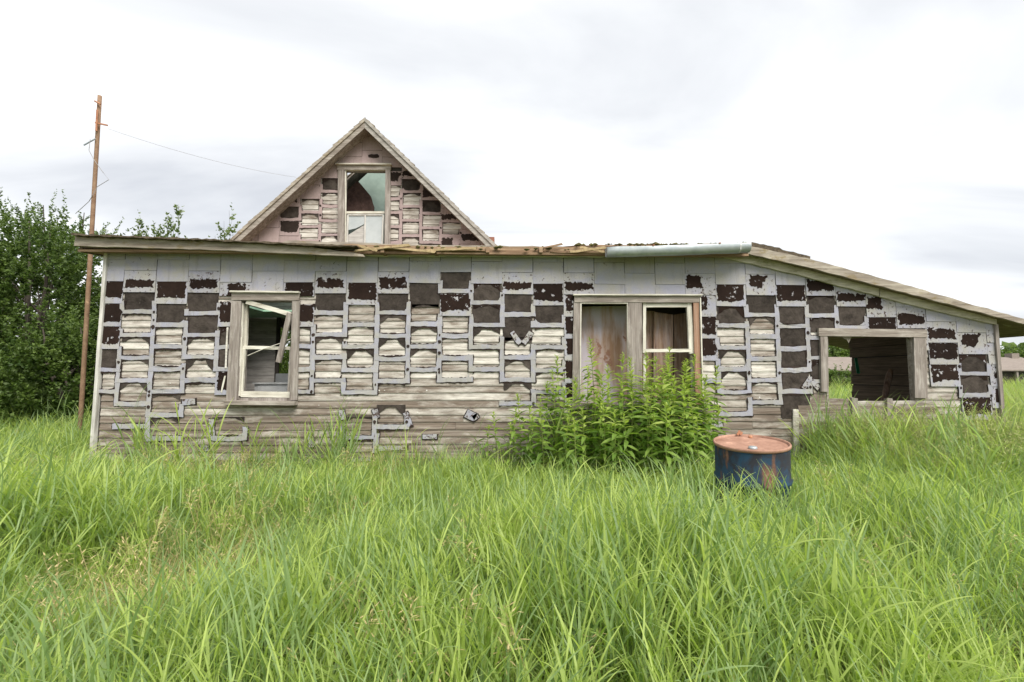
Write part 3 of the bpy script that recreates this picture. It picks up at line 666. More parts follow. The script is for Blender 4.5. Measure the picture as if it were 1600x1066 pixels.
for poly in ([(lf[0], gz0), (OG[0], gz0), (OG[0], 9), (lf[0], 9)], [(OG[2], gz0), (rt[0], gz0), (rt[0], 9), (OG[2], 9)], [(OG[0], OG[3]), (OG[2], OG[3]), (OG[2], 9), (OG[0], 9)]):
    for h in G_CLIPS: poly = clip(poly, *h)
    gw.prism(poly, GY, GY + .1)
gable = gw.build('gable_wall', 'void', house)
rng = random.Random(21)
zz = 3.45
while zz < 5.4:
    for a, b in ((lf[0] + .1, OG[0]), (OG[2], rt[0] - .1)):
        pts = [(a, zz), (b, zz), (b, zz + COURSE), (a, zz + COURSE)]
        for h in G_CLIPS: pts = clip(pts, *h)
        if area(pts) > .01:
            o = MB(); o.prism(pts, GY - .012, GY + .001, 0, None, lambda x, z, zz=zz: .010 * (z - zz) / COURSE); ob = o.build('siding_plank', 'siding', gable); ob.color = (rng.uniform(.6, .85), 0, 0, 1)
    zz += COURSE
GX0 = P(469.5, 340, GY).x; GZA = P(640, 345.6, GY).z
GT = {-5: [1, 1, 1, 1, 1, 1, 1, 1], -4: [1, 1, 1, 1, 1, 1, 1, 1], -3: [1, 1, 1, 1, 1, 1, 1, 1], -2: [1, 1, 1, 1, 1, 1, 1, 1], -1: [1, 1, 1, 1, 3, 4, 2, 1], 0: [1, 1, 1, 1, 5, 5, 5, 1],
      1: [1, 1, 1, 4, 5, 5, 5, 5], 2: [1, 1, 1, 3, 5, 5, 5, 5], 3: [1, 1, 1, 1, 1, 1, 1, 1], 4: [1, 1, 3, 5, 5, 5, 5, 5], 5: [1, 1, 7, 4, 5, 5, 5, 5], 6: [1, 1, 3, 2, 4, 5, 5, 5],
      7: [1, 1, 1, 1, 3, 7, 5, 3], 8: [1, 1, 1, 1, 1, 1, 7, 1], 9: [1, 1, 1, 1, 1, 1, 1, 1]}
def gfit(poly):
    if len(poly) < 3: return []
    x0, z0, x1, z1 = OG
    pxs = [p[0] for p in poly]; pzs = [p[1] for p in poly]
    if poly and max(pxs) > x0 - .05 and min(pxs) < x1 + .05 and min(pzs) < z1 + .04:
        poly = max([clip(poly, 1, 0, x0 - .05), clip(poly, -1, 0, -x1 - .05), clip(poly, 0, -1, -z1 - .04)], key=area)
    return poly
GPX = (P(658, 340, GY).x - P(469.5, 340, GY).x) / 6
siding_cells(GT, lambda c: GX0 + GPX * c, lambda c, j: GZA - .2905 * (j - 1) - (0 if c % 2 else .132), GPX, .2905, gable, ('pink', 'dark_pink'), G_CLIPS + [(0, -1, -3.45)], GY - .016, rng, fit=gfit, jtop=-10)
o = MB(); c_ = P(584, 244, GY - .03); q = ragged([(c_.x + .12 * math.cos(a), c_.z + .035 * math.sin(a)) for a in [i * .5 for i in range(12)]], .03, .016, rng); o.prism(q, GY - .032, GY - .02); o.build('shingle_scrap', 'dark_pink', gable)
# gable window
o = MB(); o.box((OG[0] - .02, GY - .03, 3.3), (OG[0] + .01, GY + .12, OG[3])); o.box((OG[2] - .01, GY - .03, 3.3), (OG[2] + .02, GY + .12, OG[3])); o.box((OG[0] + .01, GY - .03, OG[3] - .02), (OG[2] - .01, GY + .12, OG[3] + .02))
wing = o.build('window', 'trim_v', house, label='gable window with its upper sash gone')
rect_boards('wg', [('casing', 'trim_v', (533.5, 264), (533, 386), .13, .03, GY - .04), ('casing', 'trim_v', (606.5, 264), (606, 386), .10, .03, GY - .04), ('head_casing', 'trim', (527, 262), (611, 262), .10, .034, GY - .043), ('drip_cap', 'paint_h', (525, 257), (612, 257.5), .025, .08, GY - .06),
                   ('stop', 'paint_v', (540.3, 266), (540, 386), .02, .03, GY - .02), ('stop', 'paint_h', (541, 266.3), (602, 266.3), .02, .03, GY - .02),
                   ('meeting_rail', 'paint_h', (541, 332.5), (602, 332.5), .045, .04, GY + .02), ('muntin', 'white_v', (571, 336), (570, 386), .022, .03, GY + .018), ('sash_stile', 'white_v', (544, 336), (542, 386), .028, .03, GY + .019), ('sash_stile', 'white_v', (599, 336), (597, 386), .028, .03, GY + .019), ('sash_rail', 'white_v', (544, 336.2), (599, 336.2), .02, .03, GY + .0185)], wing)
poly_board([(571, 336), (599, 336), (598, 386), (570, 386)], GY + .025, .006, 'pane', 'frost', wing, .0005, .4)
poly_board([(544, 336), (571, 336), (570, 350), (556, 357), (543, 360)], GY + .025, .006, 'pane', 'frost', wing, .0005, .4)
poly_board([(543, 368), (570, 351), (569, 386), (542, 386)], GY + .04, .006, 'inner_blind', 'inner_grey', wing, .0005, .4)
# roof planes of the main house
BY = 9.2
mr = MB()
for a, b in ((lf, ap), (ap, rt)):
    (ax, az), (bx, bz) = a, b; (cx, cz), (dx_, dz) = off_line(a, b, .035)
    for ya, yb in ((RY + .02, 3.05), (3.7, BY)):  # both slopes leave an added gap, out of sight, to light the attic
        mr.add([(ax, ya, az), (bx, ya, bz), (bx, yb, bz), (ax, yb, az), (cx, ya, cz), (dx_, ya, dz), (dx_, yb, dz), (cx, yb, cz)], [(0, 1, 2, 3), (7, 6, 5, 4), (0, 4, 5, 1), (1, 5, 6, 2), (2, 6, 7, 3), (3, 7, 4, 0)])
mroof = mr.build('main_roof', 'trim', house)
for a, b, sgn in ((lf, ap, -1), (rt, ap, 1)):
    L = math.hypot(b[0] - a[0], b[1] - a[1]); ux, uz = (b[0] - a[0]) / L, (b[1] - a[1]) / L; nx, nz = (-uz, ux) if ux > 0 else (uz, -ux)
    for i in range(int(L / .135) + 1):
        s0 = i * .135 - .02; s1 = min(L + .02, s0 + .19); t0, t1 = rng.uniform(.020, .034), .006
        yf = RY - rng.uniform(.0, .035); o = MB()
        q = [(a[0] + ux * s0 + nx * .002, a[1] + uz * s0 + nz * .002), (a[0] + ux * s1 + nx * .002, a[1] + uz * s1 + nz * .002), (a[0] + ux * s1 + nx * t1, a[1] + uz * s1 + nz * t1), (a[0] + ux * s0 + nx * t0, a[1] + uz * s0 + nz * t0)]
        o.prism(q, yf, 3.06); o.prism(q, 3.68, BY + .03); o.build('roof_shingle_course', 'fascia', mroof)
    # barge board, trim strip and soffit
    for (d0, d1, yy, th, nm, mk) in ((.0, .135, RY, .03, 'barge_board', 'trim' if sgn < 0 else 'rake'), (-.004, .045, RY - .026, .022, 'rake_trim', 'fascia' if sgn < 0 else 'rake')):
        (p0, p1), (p2, p3) = off_line(a, b, d0), off_line(a, b, d1)
        q = [p0, p1, (b[0], p3[1] if abs(p3[0] - b[0]) < 1e-6 else p3[1] + (b[0] - p3[0]) * uz / ux), p2]
        q[1] = (b[0], p1[1] + (b[0] - p1[0]) * uz / ux)
        o = MB(); o.prism(q, yy - th / 2, yy + th / 2); o.build(nm, mk, mroof)
    (p0, p1) = off_line(a, b, .10); o = MB(); o.add([(p0[0], RY + .02, p0[1]), (p1[0], RY + .02, p1[1]), (p1[0], GY - .01, p1[1]), (p0[0], GY - .01, p0[1])], [(0, 1, 2, 3)]);
    (p2, p3) = off_line(a, b, .085); o.add([(p2[0], RY + .02, p2[1]), (p3[0], RY + .02, p3[1]), (p3[0], GY - .01, p3[1]), (p2[0], GY - .01, p2[1])], [(3, 2, 1, 0)]); o.build('rake_soffit', 'trim', mroof)
o = MB(); c_ = P(771, 375, 6.2); o.box((c_.x - .22, 6.0, c_.z - 1.6), (c_.x + .03, 6.4, c_.z + .02)); chim = o.build('chimney', 'brick', mroof)
# ---- insides
fl = MB(); fl.box((XL + .02, .1, .24), (XR - .05, 8.9, .30)); fl.build('floor', 'floor', house)
ce = MB(); ce.box((XL + .1, .1, 2.52), (.9, .4, 2.55)); ce.box((XL + .1, .4, 2.52), (-4.1, 2.0, 2.55)); ce.box((-2.6, .4, 2.52), (.9, 2.0, 2.55)); ce.box((XL + .1, 2.0, 2.52), (.9, 2.84, 2.55)); ce.build('ceiling', 'green_ceiling', house)  # left ceiling leaves the same gap, added to let light down
ce = MB(); ce.box((.95, .1, 2.5), (3.2, 2.84, 2.53)); ce.build('ceiling', 'void', house)
sw_ = MB(); 
for (ya, za, yb, zb_) in ((.1, BASE, .5, ZT - .02), (.5, BASE, 1.9, .9), (.5, 2.4, 1.9, ZT - .02), (1.9, BASE, 2.9, ZT - .02)): sw_.box((XL, ya, za), (XL + .09, yb, zb_))  # middle gap is added, out of view, to brighten the left room
sw_.build('side_wall', 'inner_grey', house)
pt = MB(); dx0, dx1 = P(432, 560, 2.88).x, P(432, 560, 2.88).x + .95
pt.box((dx1, 2.86, .3), (3.2, 2.93, 3.2)); pt.box((XL + .09, 2.90, .3), (dx0, 2.93, 3.2)); pt.box((dx0, 2.86, 2.5), (dx1, 2.93, 3.2)); part_w = pt.build('partition', 'inner_grey', house)
zz = .3; i = 0
while zz < 2.36:
    o = MB(); o.box((XL + .095, 2.872 + rng.uniform(0, .004), zz + .003), (dx0 - rng.uniform(0, .006), 2.899, zz + .137)); o.build('wall_board', 'inner_grey', part_w); zz += .14
o = MB(); o.beam((dx0 + .03, 2.85, .3), (dx0 + .03, 2.85, 2.55), .07, .03, 4, .002); o.build('door_jamb', 'void', part_w)
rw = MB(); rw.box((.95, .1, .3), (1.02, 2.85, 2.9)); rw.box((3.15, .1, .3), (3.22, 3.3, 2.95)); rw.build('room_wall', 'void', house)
# main house walls, window in the left one
mh = MB(); hx0, hx1 = lf[0] + .32, rt[0] - .32
mh.box((hx0, 2.99, .2), (hx0 + .1, 3.15, 3.7)); mh.box((hx0, 3.15, .2), (hx0 + .1, 4.75, .95)); mh.box((hx0, 3.15, 2.45), (hx0 + .1, 4.75, 3.7)); mh.box((hx0, 4.75, .2), (hx0 + .1, 9.0, 3.7))
mh.box((hx1 - .1, 2.99, .2), (hx1, 9.0, 3.7)); mh.box((hx0 + .1, 8.9, .2), (hx1 - .1, 9.0, 3.7))
poly = [(hx0, 3.7), (hx1, 3.7), (hx1, 9), (hx0, 9)]
for h in G_CLIPS: poly = clip(poly, *h)
mh.prism(poly, 8.9, 9.0); mh.build('main_wall', 'inner_grey', house)
at = MB(); at.box((hx0 + .1, 2.99, 3.2), (hx1 - .1, 8.88, 3.26)); at.build('attic_floor', 'void', house)
aw = MB(); poly = [(hx0, 3.28), (hx1, 3.28), (hx1, 9), (hx0, 9)]
for h in [line_under(*off_line(lf, ap, .2)), line_under(*off_line(ap, rt, .2))]: poly = clip(poly, *h)
aw.prism(poly, 3.75, 3.8); aw.build('attic_wall', 'teal', house)
poly_board([(541, 334), (541, 303), (546, 297), (559, 285), (567, 290), (570, 296), (578, 306), (585, 323), (584, 334), (580, 345), (541, 345)], 3.35, .06, 'fallen_tar_sheet', 'fallen', house, .02, .08)
# panels behind the double window
poly_board([(902, 480), (990, 478), (990, 640), (902, 640)], .32, .02, 'peeling_panel', 'lilac', house, .002, .3)
for pts, yy in (([(1002, 486), (1022, 486), (1023, 645), (1002, 645)], .36), ([(1021, 487), (1051, 492), (1052, 645), (1021, 645)], .31), ([(1053, 492), (1090, 486), (1090, 645), (1053, 645)], .34)):
    poly_board(pts, yy, .018, 'brown_panel', 'brown_v', house, .004, .15)
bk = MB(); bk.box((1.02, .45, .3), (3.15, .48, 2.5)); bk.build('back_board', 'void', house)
# right end wall of the porch seen from inside: boards along Y
pw = MB(); pw.box((XR - .03, .1, BASE), (XR, 2.45, 2.02)); pwall = pw.build('porch_wall', 'void', house)
zz = .3
while zz < 2.0:
    h_ = rng.uniform(.13, .2); o = MB(); o.beam((XR - .045, .1, zz + h_ / 2), (XR - .045, 2.45 + rng.uniform(-.03, .03), zz + h_ / 2 + rng.uniform(-.012, .012)), h_ - .008, .022, 8, .003, side=(-1, 0, 0)); o.build('wall_board', 'inner', pwall); zz += h_
pb_ = MB(); pb_.box((3.22, 3.2, BASE), (3.6, 3.27, 2.7)); pb_.build('porch_back_wall', 'inner', house)

# ================================================================== THINGS AROUND THE HOUSE
DRUM_ROLL = .5
def drum():
    c_ = P(1172, 694, -2.04); h_ = .88
    o = root('oil_drum', (c_.x, -2.04, c_.z - h_ + .035), 'rusty blue steel drum with an orange rusted lid standing in the grass', 'drum', world=False)
    vd = Vector((c_.x, -2.04 + DIST, 0)).normalized(); rd = Vector((vd.y, -vd.x, 0))
    o.rotation_mode = 'QUATERNION'; o.rotation_quaternion = (Matrix.Rotation(R(DRUM_ROLL), 3, vd) @ Matrix.Rotation(R(5.5), 3, rd)).to_quaternion()
    r_ = .285
    b = MB(); b.lathe([(r_ * .97, 0), (r_, .02), (r_, .27), (r_ + .012, .285), (r_ + .012, .30), (r_, .315), (r_, .56), (r_ + .012, .575), (r_ + .012, .59), (r_, .605), (r_, h_ - .012)], 64); rd_ = random.Random(4); b.v = [(x * (1 + .010 * math.sin(5 * math.atan2(y, x) + z * 9) * math.sin(z * 11)), y * (1 + .010 * math.sin(4 * math.atan2(y, x) + z * 7)), z) for x, y, z in b.v]; b.build('body', 'drum', o, True)
    b = MB(); b.lathe([(r_ + .001, h_ - .03), (r_ + .009, h_ - .024), (r_ + .011, h_ - .008), (r_ + .007, h_), (r_ - .004, h_), (r_ - .008, h_ - .018)], 48); b.build('rim', 'lid', o, True)
    b = MB(); b.lathe([(.001, h_ - .014), (.1, h_ - .013), (.19, h_ - .0145), (.24, h_ - .012), (r_ - .012, h_ - .017), (r_ - .004, h_ - .019)], 48); b.build('lid', 'lid', o, True)
    b = MB(); b.lathe([(.001, .012), (.030, .012), (.034, .006), (.034, -.004)], 16); q = b.build('bung', 'metal', o, True); q.location = (-.08, -.17, h_ - .008)
    b = MB(); b.lathe([(.001, .012), (.014, .012), (.016, .006), (.016, -.004)], 12); q = b.build('bung', 'rust', o, True); q.location = (.1, .19, h_ - .008)
    b = MB(); b.beam((.02, .262, h_), (.05, .272, h_ + .035), .02, .006, 1); b.beam((.045, .262, h_), (.07, .27, h_ + .02), .018, .006, 1); b.build('lid_clip', 'rust', o)
drum()
def pole():
    Y = .6; a, b = P(121, 742, Y), P(156, 150, Y)
    o = root('metal_pole', (a.x, Y, 0), 'tall thin rusty brown pole standing left of the house corner', 'pole')
    d = b - a; pts = [a + d * q - Vector((0, 0, .25 if q == 0 else 0)) for q in (0, .2, .4, .6, .8, .9, 1)]
    m = MB(); m.tube(pts, [.028, .028, .028, .027, .026, .026, .026], 12); m.build('pipe', 'pole', o, True)
    m = MB(); m.beam(P(131, 227, Y - .02), P(149, 217, Y - .05), .014, .012, 1); m.build('bracket', 'metal', o)
    m = MB(); m.beam(P(149, 192, Y - .05), P(168, 196, Y - .05), .018, .018, 1); m.build('bracket', 'rust', o)
    m = MB(); m.tube([P(152, 172, Y - .05), P(150.5, 205, Y - .05)], .013, 6); m.build('clamp_rod', 'rust', o)
    m = MB(); m.tube([P(148, 158, Y - .05), P(157, 163, Y - .05)], .012, 6); m.build('bracket', 'rust', o)
    m = MB(); m.tube([P(141, 218, Y - .06), P(139, 235, Y - .08), P(147, 250, Y - .09), P(160, 268, Y - .1), P(170, 281, Y - .1), P(152, 292, Y - .05), P(145, 305, Y - .05), P(139, 315, Y + .05), P(118, 334, Y + .3)], .004, 5); m.build('loose_wire', 'wire', o)
pole()
w_ = MB(); pa, pb = P(168, 201, .55), P(462, 277, 2.55); pts = [pa.lerp(pb, q) - Vector((0, 0, .16 * 4 * q * (1 - q) * .5)) for q in [i / 14 for i in range(15)]]
w_.tube(pts, .0022, 5); tag(w_.build('overhead_wire', 'wire'), 'thin wire sagging from the rusty pole to the gable roof edge', 'wire')
# white cabinet behind the left window
cx0 = P(398, 600, .55).x; zc_ = P(430, 598, .55).z
cab = root('white_cabinet', (cx0 + .45, .8, .3), 'white cabinet with a raised back panel inside the left window', 'cabinet')
o = MB(); o.box((cx0, .55, .3), (cx0 + .9, 1.1, zc_ - .02)); o.build('body', 'white', cab)
o = MB(); o.box((cx0 - .015, .52, zc_ - .02), (cx0 + .915, 1.1, zc_)); o.build('top', 'white', cab)
o = MB(); o.box((cx0 + .02, 1.1, .6), (cx0 + .9, 1.15, zc_ + .13)); o.build('back_panel', 'white', cab)
o = MB(); o.box((cx0 + .05, .538, zc_ - .2), (cx0 + .82, .549, zc_ - .05)); dr = o.build('drawer', 'white', cab)
o = MB(); o.box((cx0 + .33, .522, zc_ - .14), (cx0 + .45, .538, zc_ - .12)); o.build('handle', 'metal', dr)
gs = MB(); pa, pb = P(1337, 560, 2.0), P(1341, 583, 2.0); pa.x = min(pa.x, XR - .1); gs.beam(pa, pb, .05, .012, 4, .004)
tag(gs.build('green_strap', 'green_strap'), 'bright green plastic strip hanging in the dark porch window', 'strap')
st_ = MB(); pts = [P(1378, 640, .9), P(1384, 612, .92), P(1389, 588, .95), P(1392, 577, .95)]; st_.tube(pts, [.03, .04, .045, .03], 7)
tag(st_.build('broken_post', 'brown_v'), 'rough brown broken post leaning inside the porch window', 'post')

# ================================================================== FAR BUILDING
def shed():
    Y = 30.0; a, b = P(1262, 600, Y).x, P(1665, 600, Y).x; ze, zr = P(1500, 579, Y).z, P(1500, 560, Y + 3).z
    o = root('low_shed', ((a + b) / 2, Y + 3, 0), 'long low shed with a faded brown roof beyond the field', 'shed')
    m = MB(); m.box((a + .3, Y + .4, 0), (b - .3, Y + 6, ze)); m.build('wall', 'void', o)  # near black block puts the shade of an open front into colour
    m = MB(); m.add([(a, Y, ze - .05), (b, Y, ze - .05), (b, Y + 3, zr), (a, Y + 3, zr), (b, Y + 6.3, ze - .05), (a, Y + 6.3, ze - .05), (a, Y, ze + .05), (b, Y, ze + .05), (b, Y + 3, zr + .1), (a, Y + 3, zr + .1)],
                    [(6, 7, 8, 9), (9, 8, 4, 5), (0, 1, 7, 6), (0, 6, 9, 3), (1, 2, 8, 7), (3, 2, 1, 0), (3, 9, 5), (2, 4, 8)]); m.build('roof', 'far_roof', o)
    c_ = P(1581, 556, Y + 3); m = MB(); m.box((c_.x - .33, Y + 2.7, c_.z - 1.2), (c_.x + .33, Y + 3.3, c_.z + .2)); m.build('chimney', 'far_roof', o)
    for i in range(7):
        x = a + .4 + (b - a - .8) * i / 6; m = MB(); m.box((x - .08, Y + .1, 0), (x + .08, Y + .26, ze - .05)); m.build('post', 'trim_v', o)
shed()

# ================================================================== TREES
def leaf_cloud(name, mk, parent, starts, dirs, lens, per, size, rs, droop=.35, upright=.0):
    """many small leaves set along shoots: one mesh, four points a leaf"""
    n = len(starts); K = per
    t = rs.uniform(.12, 1.0, (n, K, 1)); bend = rs.normal(0, .12, (n, 1, 3))
    pos = starts[:, None, :] + dirs[:, None, :] * lens[:, None, None] * t + bend * (t ** 2) * lens[:, None, None]
    out = rs.normal(0, 1, (n, K, 3)); out[..., 2] = out[..., 2] * .5 + upright; out /= np.linalg.norm(out, axis=-1, keepdims=True)
    out[..., 2] -= droop * rs.random((n, K)); ax = out + dirs[:, None, :] * .7; ax /= np.linalg.norm(ax, axis=-1, keepdims=True)
    sd_ = np.cross(ax, rs.normal(0, 1, (n, K, 3))); sd_ /= np.linalg.norm(sd_, axis=-1, keepdims=True)
    L = size * rs.uniform(.6, 1.25, (n, K, 1)) * (1.15 - .5 * t); Wd = L * .30
    p0 = pos; p1 = pos + ax * L * .45 + sd_ * Wd; p2 = pos + ax * L; p3 = pos + ax * L * .45 - sd_ * Wd
    v = np.stack([p0, p1, p2, p3], 2).reshape(-1, 3); q = np.arange(len(v)).reshape(-1, 4)
    me = bpy.data.meshes.new(name); me.from_pydata(v.tolist(), [], q.tolist()); me.materials.append(M[mk])
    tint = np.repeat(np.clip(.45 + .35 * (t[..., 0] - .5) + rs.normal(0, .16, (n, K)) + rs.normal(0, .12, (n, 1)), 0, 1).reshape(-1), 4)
    me.attributes.new('tint', 'FLOAT', 'POINT').data.foreach_set('value', tint.astype(np.float32))
    o = bpy.data.objects.new(name, me); COL.objects.link(o); o.parent = parent; return o
def tree(loc, h, rad, seed, label, cat='tree', name='bushy_tree', shoots=420, per=36, size=.11, mk='tree_leaf', group=None, low=.05, wild=.55):
    rs = np.random.RandomState(seed); rn = random.Random(seed)
    o = root(name, loc, label, cat, group, world=False)
    lim = MB(); nl_ = 5
    for i in range(nl_):
        a = 2 * math.pi * i / nl_ + rn.uniform(-.4, .4); r1 = rad * rn.uniform(.15, .5)
        pts = [(.08 * math.cos(a), .08 * math.sin(a), -.1), (r1 * .35 * math.cos(a), r1 * .35 * math.sin(a), h * .3), (r1 * math.cos(a + .2), r1 * math.sin(a + .2), h * .62), (r1 * 1.25 * math.cos(a), r1 * 1.25 * math.sin(a), h * .88)]
        lim.tube(pts, [.07, .05, .032, .01], 7)
        for k_ in range(4):
            q = rn.uniform(.35, .8); b_ = Vector(pts[1]).lerp(Vector(pts[2]), q); a2 = rn.uniform(0, 6.3)
            lim.tube([b_, b_ + Vector((math.cos(a2) * .4 * rad, math.sin(a2) * .4 * rad, h * .14))], [.02, .006], 5)
    lim.build('trunk', 'bark', o)
    # shoots start through the crown volume, thickest near its skin
    u = rs.normal(0, 1, (shoots, 3)); u /= np.linalg.norm(u, axis=1, keepdims=True); f = rs.uniform(.35, 1, (shoots, 1)) ** .5
    p = u * f; zc = (p[:, 2] + 1) / 2
    lob = 1 + .22 * np.sin(3 * np.arctan2(p[:, 1], p[:, 0]) + seed) + .12 * np.sin(7 * np.arctan2(p[:, 1], p[:, 0]) + 2 * seed)
    starts = np.stack([p[:, 0] * rad * lob, p[:, 1] * rad * lob, h * low + zc * h * (.86 - low)], 1)
    dirs = np.stack([p[:, 0] * .6, p[:, 1] * .6, np.full(shoots, .75)], 1) + rs.normal(0, .28, (shoots, 3)); dirs /= np.linalg.norm(dirs, axis=1, keepdims=True)
    lens = rs.uniform(.35, 1.0, shoots) * wild * (1 + .6 * (zc > .8))
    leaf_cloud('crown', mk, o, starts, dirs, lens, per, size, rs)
    return o
LEFT = [((-12.6, 3.6, 0), 6.0, 1.9, 'large dark green bushy tree at the left edge of the yard'), ((-10.3, 4.2, 0), 5.35, 1.35, 'bushy green tree with upright shoots just left of the rusty pole'), ((-10.9, 2.6, 0), 3.9, 1.2, 'lower dark leafy bush in front of the tall trees left of the pole'),
        ((-9.0, 6.2, 0), 4.7, 1.5, 'bushy green tree behind the left corner of the house'), ((-12.8, 7.2, 0), 6.9, 2.1, 'tallest bushy tree, second row behind the yard on the left'), ((-8.0, 3.0, 0), 2.6, 1.0, 'small dark bush beside the left corner of the house'),
        ((-7.6, 8.6, 0), 4.4, 1.3, 'rounded bush behind the house seen through the broken left window'), ((-9.6, 9.5, 0), 5.3, 1.7, 'bushy tree in the second row behind the roof end'), ((-15.5, 4.4, 0), 6.2, 2.3, 'unseen broad tree added for shade beyond the left edge of the yard')]  # last tree stands out of view, added for its shading
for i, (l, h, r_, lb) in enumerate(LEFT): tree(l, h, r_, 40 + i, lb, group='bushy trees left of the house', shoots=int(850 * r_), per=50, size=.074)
# sparse shoots that show over the roof, left of the gable
def shoots_shrub(loc, tips, seed, label):
    o = root('tall_shrub', loc, label, 'shrub', 'thin shrubs behind the lean-to roof', world=False); rs = np.random.RandomState(seed); m = MB(); st, dr_, ln = [], [], []
    for tx, ty in tips:
        tip = P(tx, ty, loc[1]) - Vector(loc); base = Vector((tip.x * .35, rs.uniform(-.3, .3), 0)); m.tube([base, base.lerp(tip, .6) + Vector((0, 0, .2)), tip], [.025, .010, .002], 5)
        d = (tip - base.lerp(tip, .6)); s0 = base.lerp(tip, .80); v = tip - s0
        st.append(s0); dr_.append(v.normalized()); ln.append(v.length)
        for k_ in range(4):
            q = rs.uniform(.2, .8); w2 = (v.normalized() + Vector(rs.normal(0, .35, 3))).normalized(); st.append(s0 + v * q); dr_.append(w2); ln.append(.4 * (1 - q) + .22)
    m.build('stem', 'bark', o)
    leaf_cloud('foliage', 'tree_pale', o, np.array([list(x) for x in st]), np.array([list(x) for x in dr_]), np.array(ln), 17, .095, rs, .2, .2)
shoots_shrub((-7.6, 5.2, 0), [(216, 340), (222, 348), (206, 362), (240, 345), (250, 352), (262, 340), (279, 322), (270, 336), (255, 362), (278, 360), (176, 358), (165, 362), (150, 356), (232, 365)], 7, 'thin leafy shrub whose shoots show over the left end of the roof')
shoots_shrub((-6.6, 5.8, 0), [(358, 329), (350, 345), (344, 358), (336, 368)], 8, 'single leafy shoot showing over the roof beside the gable')
FAR = [(1575, 544, 46), (1610, 538, 48), (1650, 534, 50), (1545, 548, 44), (1302, 530, 44), (1275, 528, 46), (1340, 532, 47), (1700, 530, 52)]
FLAB = ['round green tree behind the chimney of the low shed', 'taller green tree just right of the shed chimney', 'green tree past the right edge of the house yard', 'green tree half hidden by the right corner of the house', 'green tree seen through the gap in the porch window',
        'green tree hidden mostly by the left post of the porch window', 'green tree behind the board wall of the porch', 'far green tree at the right end of the row']
for i, (x, y, Y) in enumerate(FAR):
    top = P(x, y, Y); tree((top.x, Y, 0), top.z, 2.6, 80 + i, FLAB[i], group='trees beyond the low shed', name='field_tree', shoots=300, per=26, size=.34, low=.02, wild=1.0)
tree((P(1306, 575, 24).x, 24, 0), 1.9, .8, 99, 'small round bush in the field seen through the porch window', 'bush', 'field_bush', 160, 26, .16, 'tree_leaf', None)
# far wood along the horizon
rs = np.random.RandomState(2); m = bpy.data.objects.new('far_wood', None)
def far_wood():
    vs, n = [], 9000
    ang = rs.uniform(-1.25, 1.25, n); dist = rs.uniform(150, 170, n); x, y = np.sin(ang) * dist, np.cos(ang) * dist
    hh = 7 + 2.2 * np.sin(ang * 31) + 1.4 * np.sin(ang * 77 + 1); z = rs.uniform(0, 1, n) ** .8 * hh
    pos = np.stack([x, y, z], 1); d = rs.normal(0, 1, (n, 3)); d /= np.linalg.norm(d, axis=1, keepdims=True)
    o = leaf_cloud('far_wood', 'tree_leaf', None, pos, d, np.full(n, 1.2), 3, 2.2, rs); tag(o, 'distant line of trees along the horizon', None, None, 'stuff')
far_wood()

# ================================================================== TALL WEEDS before the double window
def leaf_mesh(seed, n=6):
    rn = random.Random(seed); m = MB(); L, Wd = 1.0, .27; vs = []; dr = rn.uniform(.15, .4); cv = rn.uniform(-.08, .08)
    for i in range(n + 1):
        t = i / n; x = L * t; w = Wd / 2 * (math.sin(math.pi * min(1, t ** .75 * .97 + .03)) ** .9) * (1 + .10 * (-1) ** i); z = .10 * math.sin(t * 2) - dr * t ** 2; y = cv * math.sin(t * 3)
        vs += [(x, y - w, z + w * .35), (x, y, z), (x, y + w, z + w * .35)]
    fs = []
    for i in range(n): fs += [(3 * i, 3 * i + 3, 3 * i + 4, 3 * i + 1), (3 * i + 1, 3 * i + 4, 3 * i + 5, 3 * i + 2)]
    m.add(vs, fs); return m
LEAVES = {k_: [leaf_mesh(i).mesh('leaf', k_, True) for i in range(6)] for k_ in ('weed', 'weed_top')}
def weed(x, y, h, seed, label):
    rn = random.Random(seed); o = root('tall_weed', (x, y, 0), label, 'weed', 'tall leafy weeds under the double window', world=False)
    lx, ly = rn.uniform(-.06, .06), rn.uniform(-.10, .02); P_ = lambda t: Vector((lx * t * t * h, ly * t * t * h, h * t))
    m = MB(); m.tube([P_(q / 6) for q in range(7)], [.009 * (1 - .75 * q / 6) for q in range(7)], 6); m.build('stem', 'stem', o)
    z_, a = .28 * h, rn.uniform(0, 3.1)
    if h > 1.2: z_ = .5
    while z_ < h:
        t = z_ / h; s = (.195 if t < .75 else .195 - (t - .75) * .56) * rn.uniform(.85, 1.12) * min(1, h / 1.1)
        for k_ in range(2 if t < .93 else 3):
            b = a + k_ * (math.pi if t < .93 else 2.1) + rn.uniform(-.25, .25); mk = 'weed_top' if t > .80 else 'weed'
            ob = bpy.data.objects.new('leaf', rn.choice(LEAVES[mk])); COL.objects.link(ob); ob.parent = o
            ob.location = P_(t); el = (-.12 if t < .7 else -.12 + (t - .7) * 3.2) + rn.uniform(-.35, .35)
            ob.rotation_euler = (rn.uniform(-.5, .5), -el, b); ob.scale = (s, s * (1 if t < .9 else .75), s)
        a += 1.57 + rn.uniform(-.3, .3); z_ += (.052 if t < .72 else .040 if t < .9 else .024) * rn.uniform(.85, 1.15)
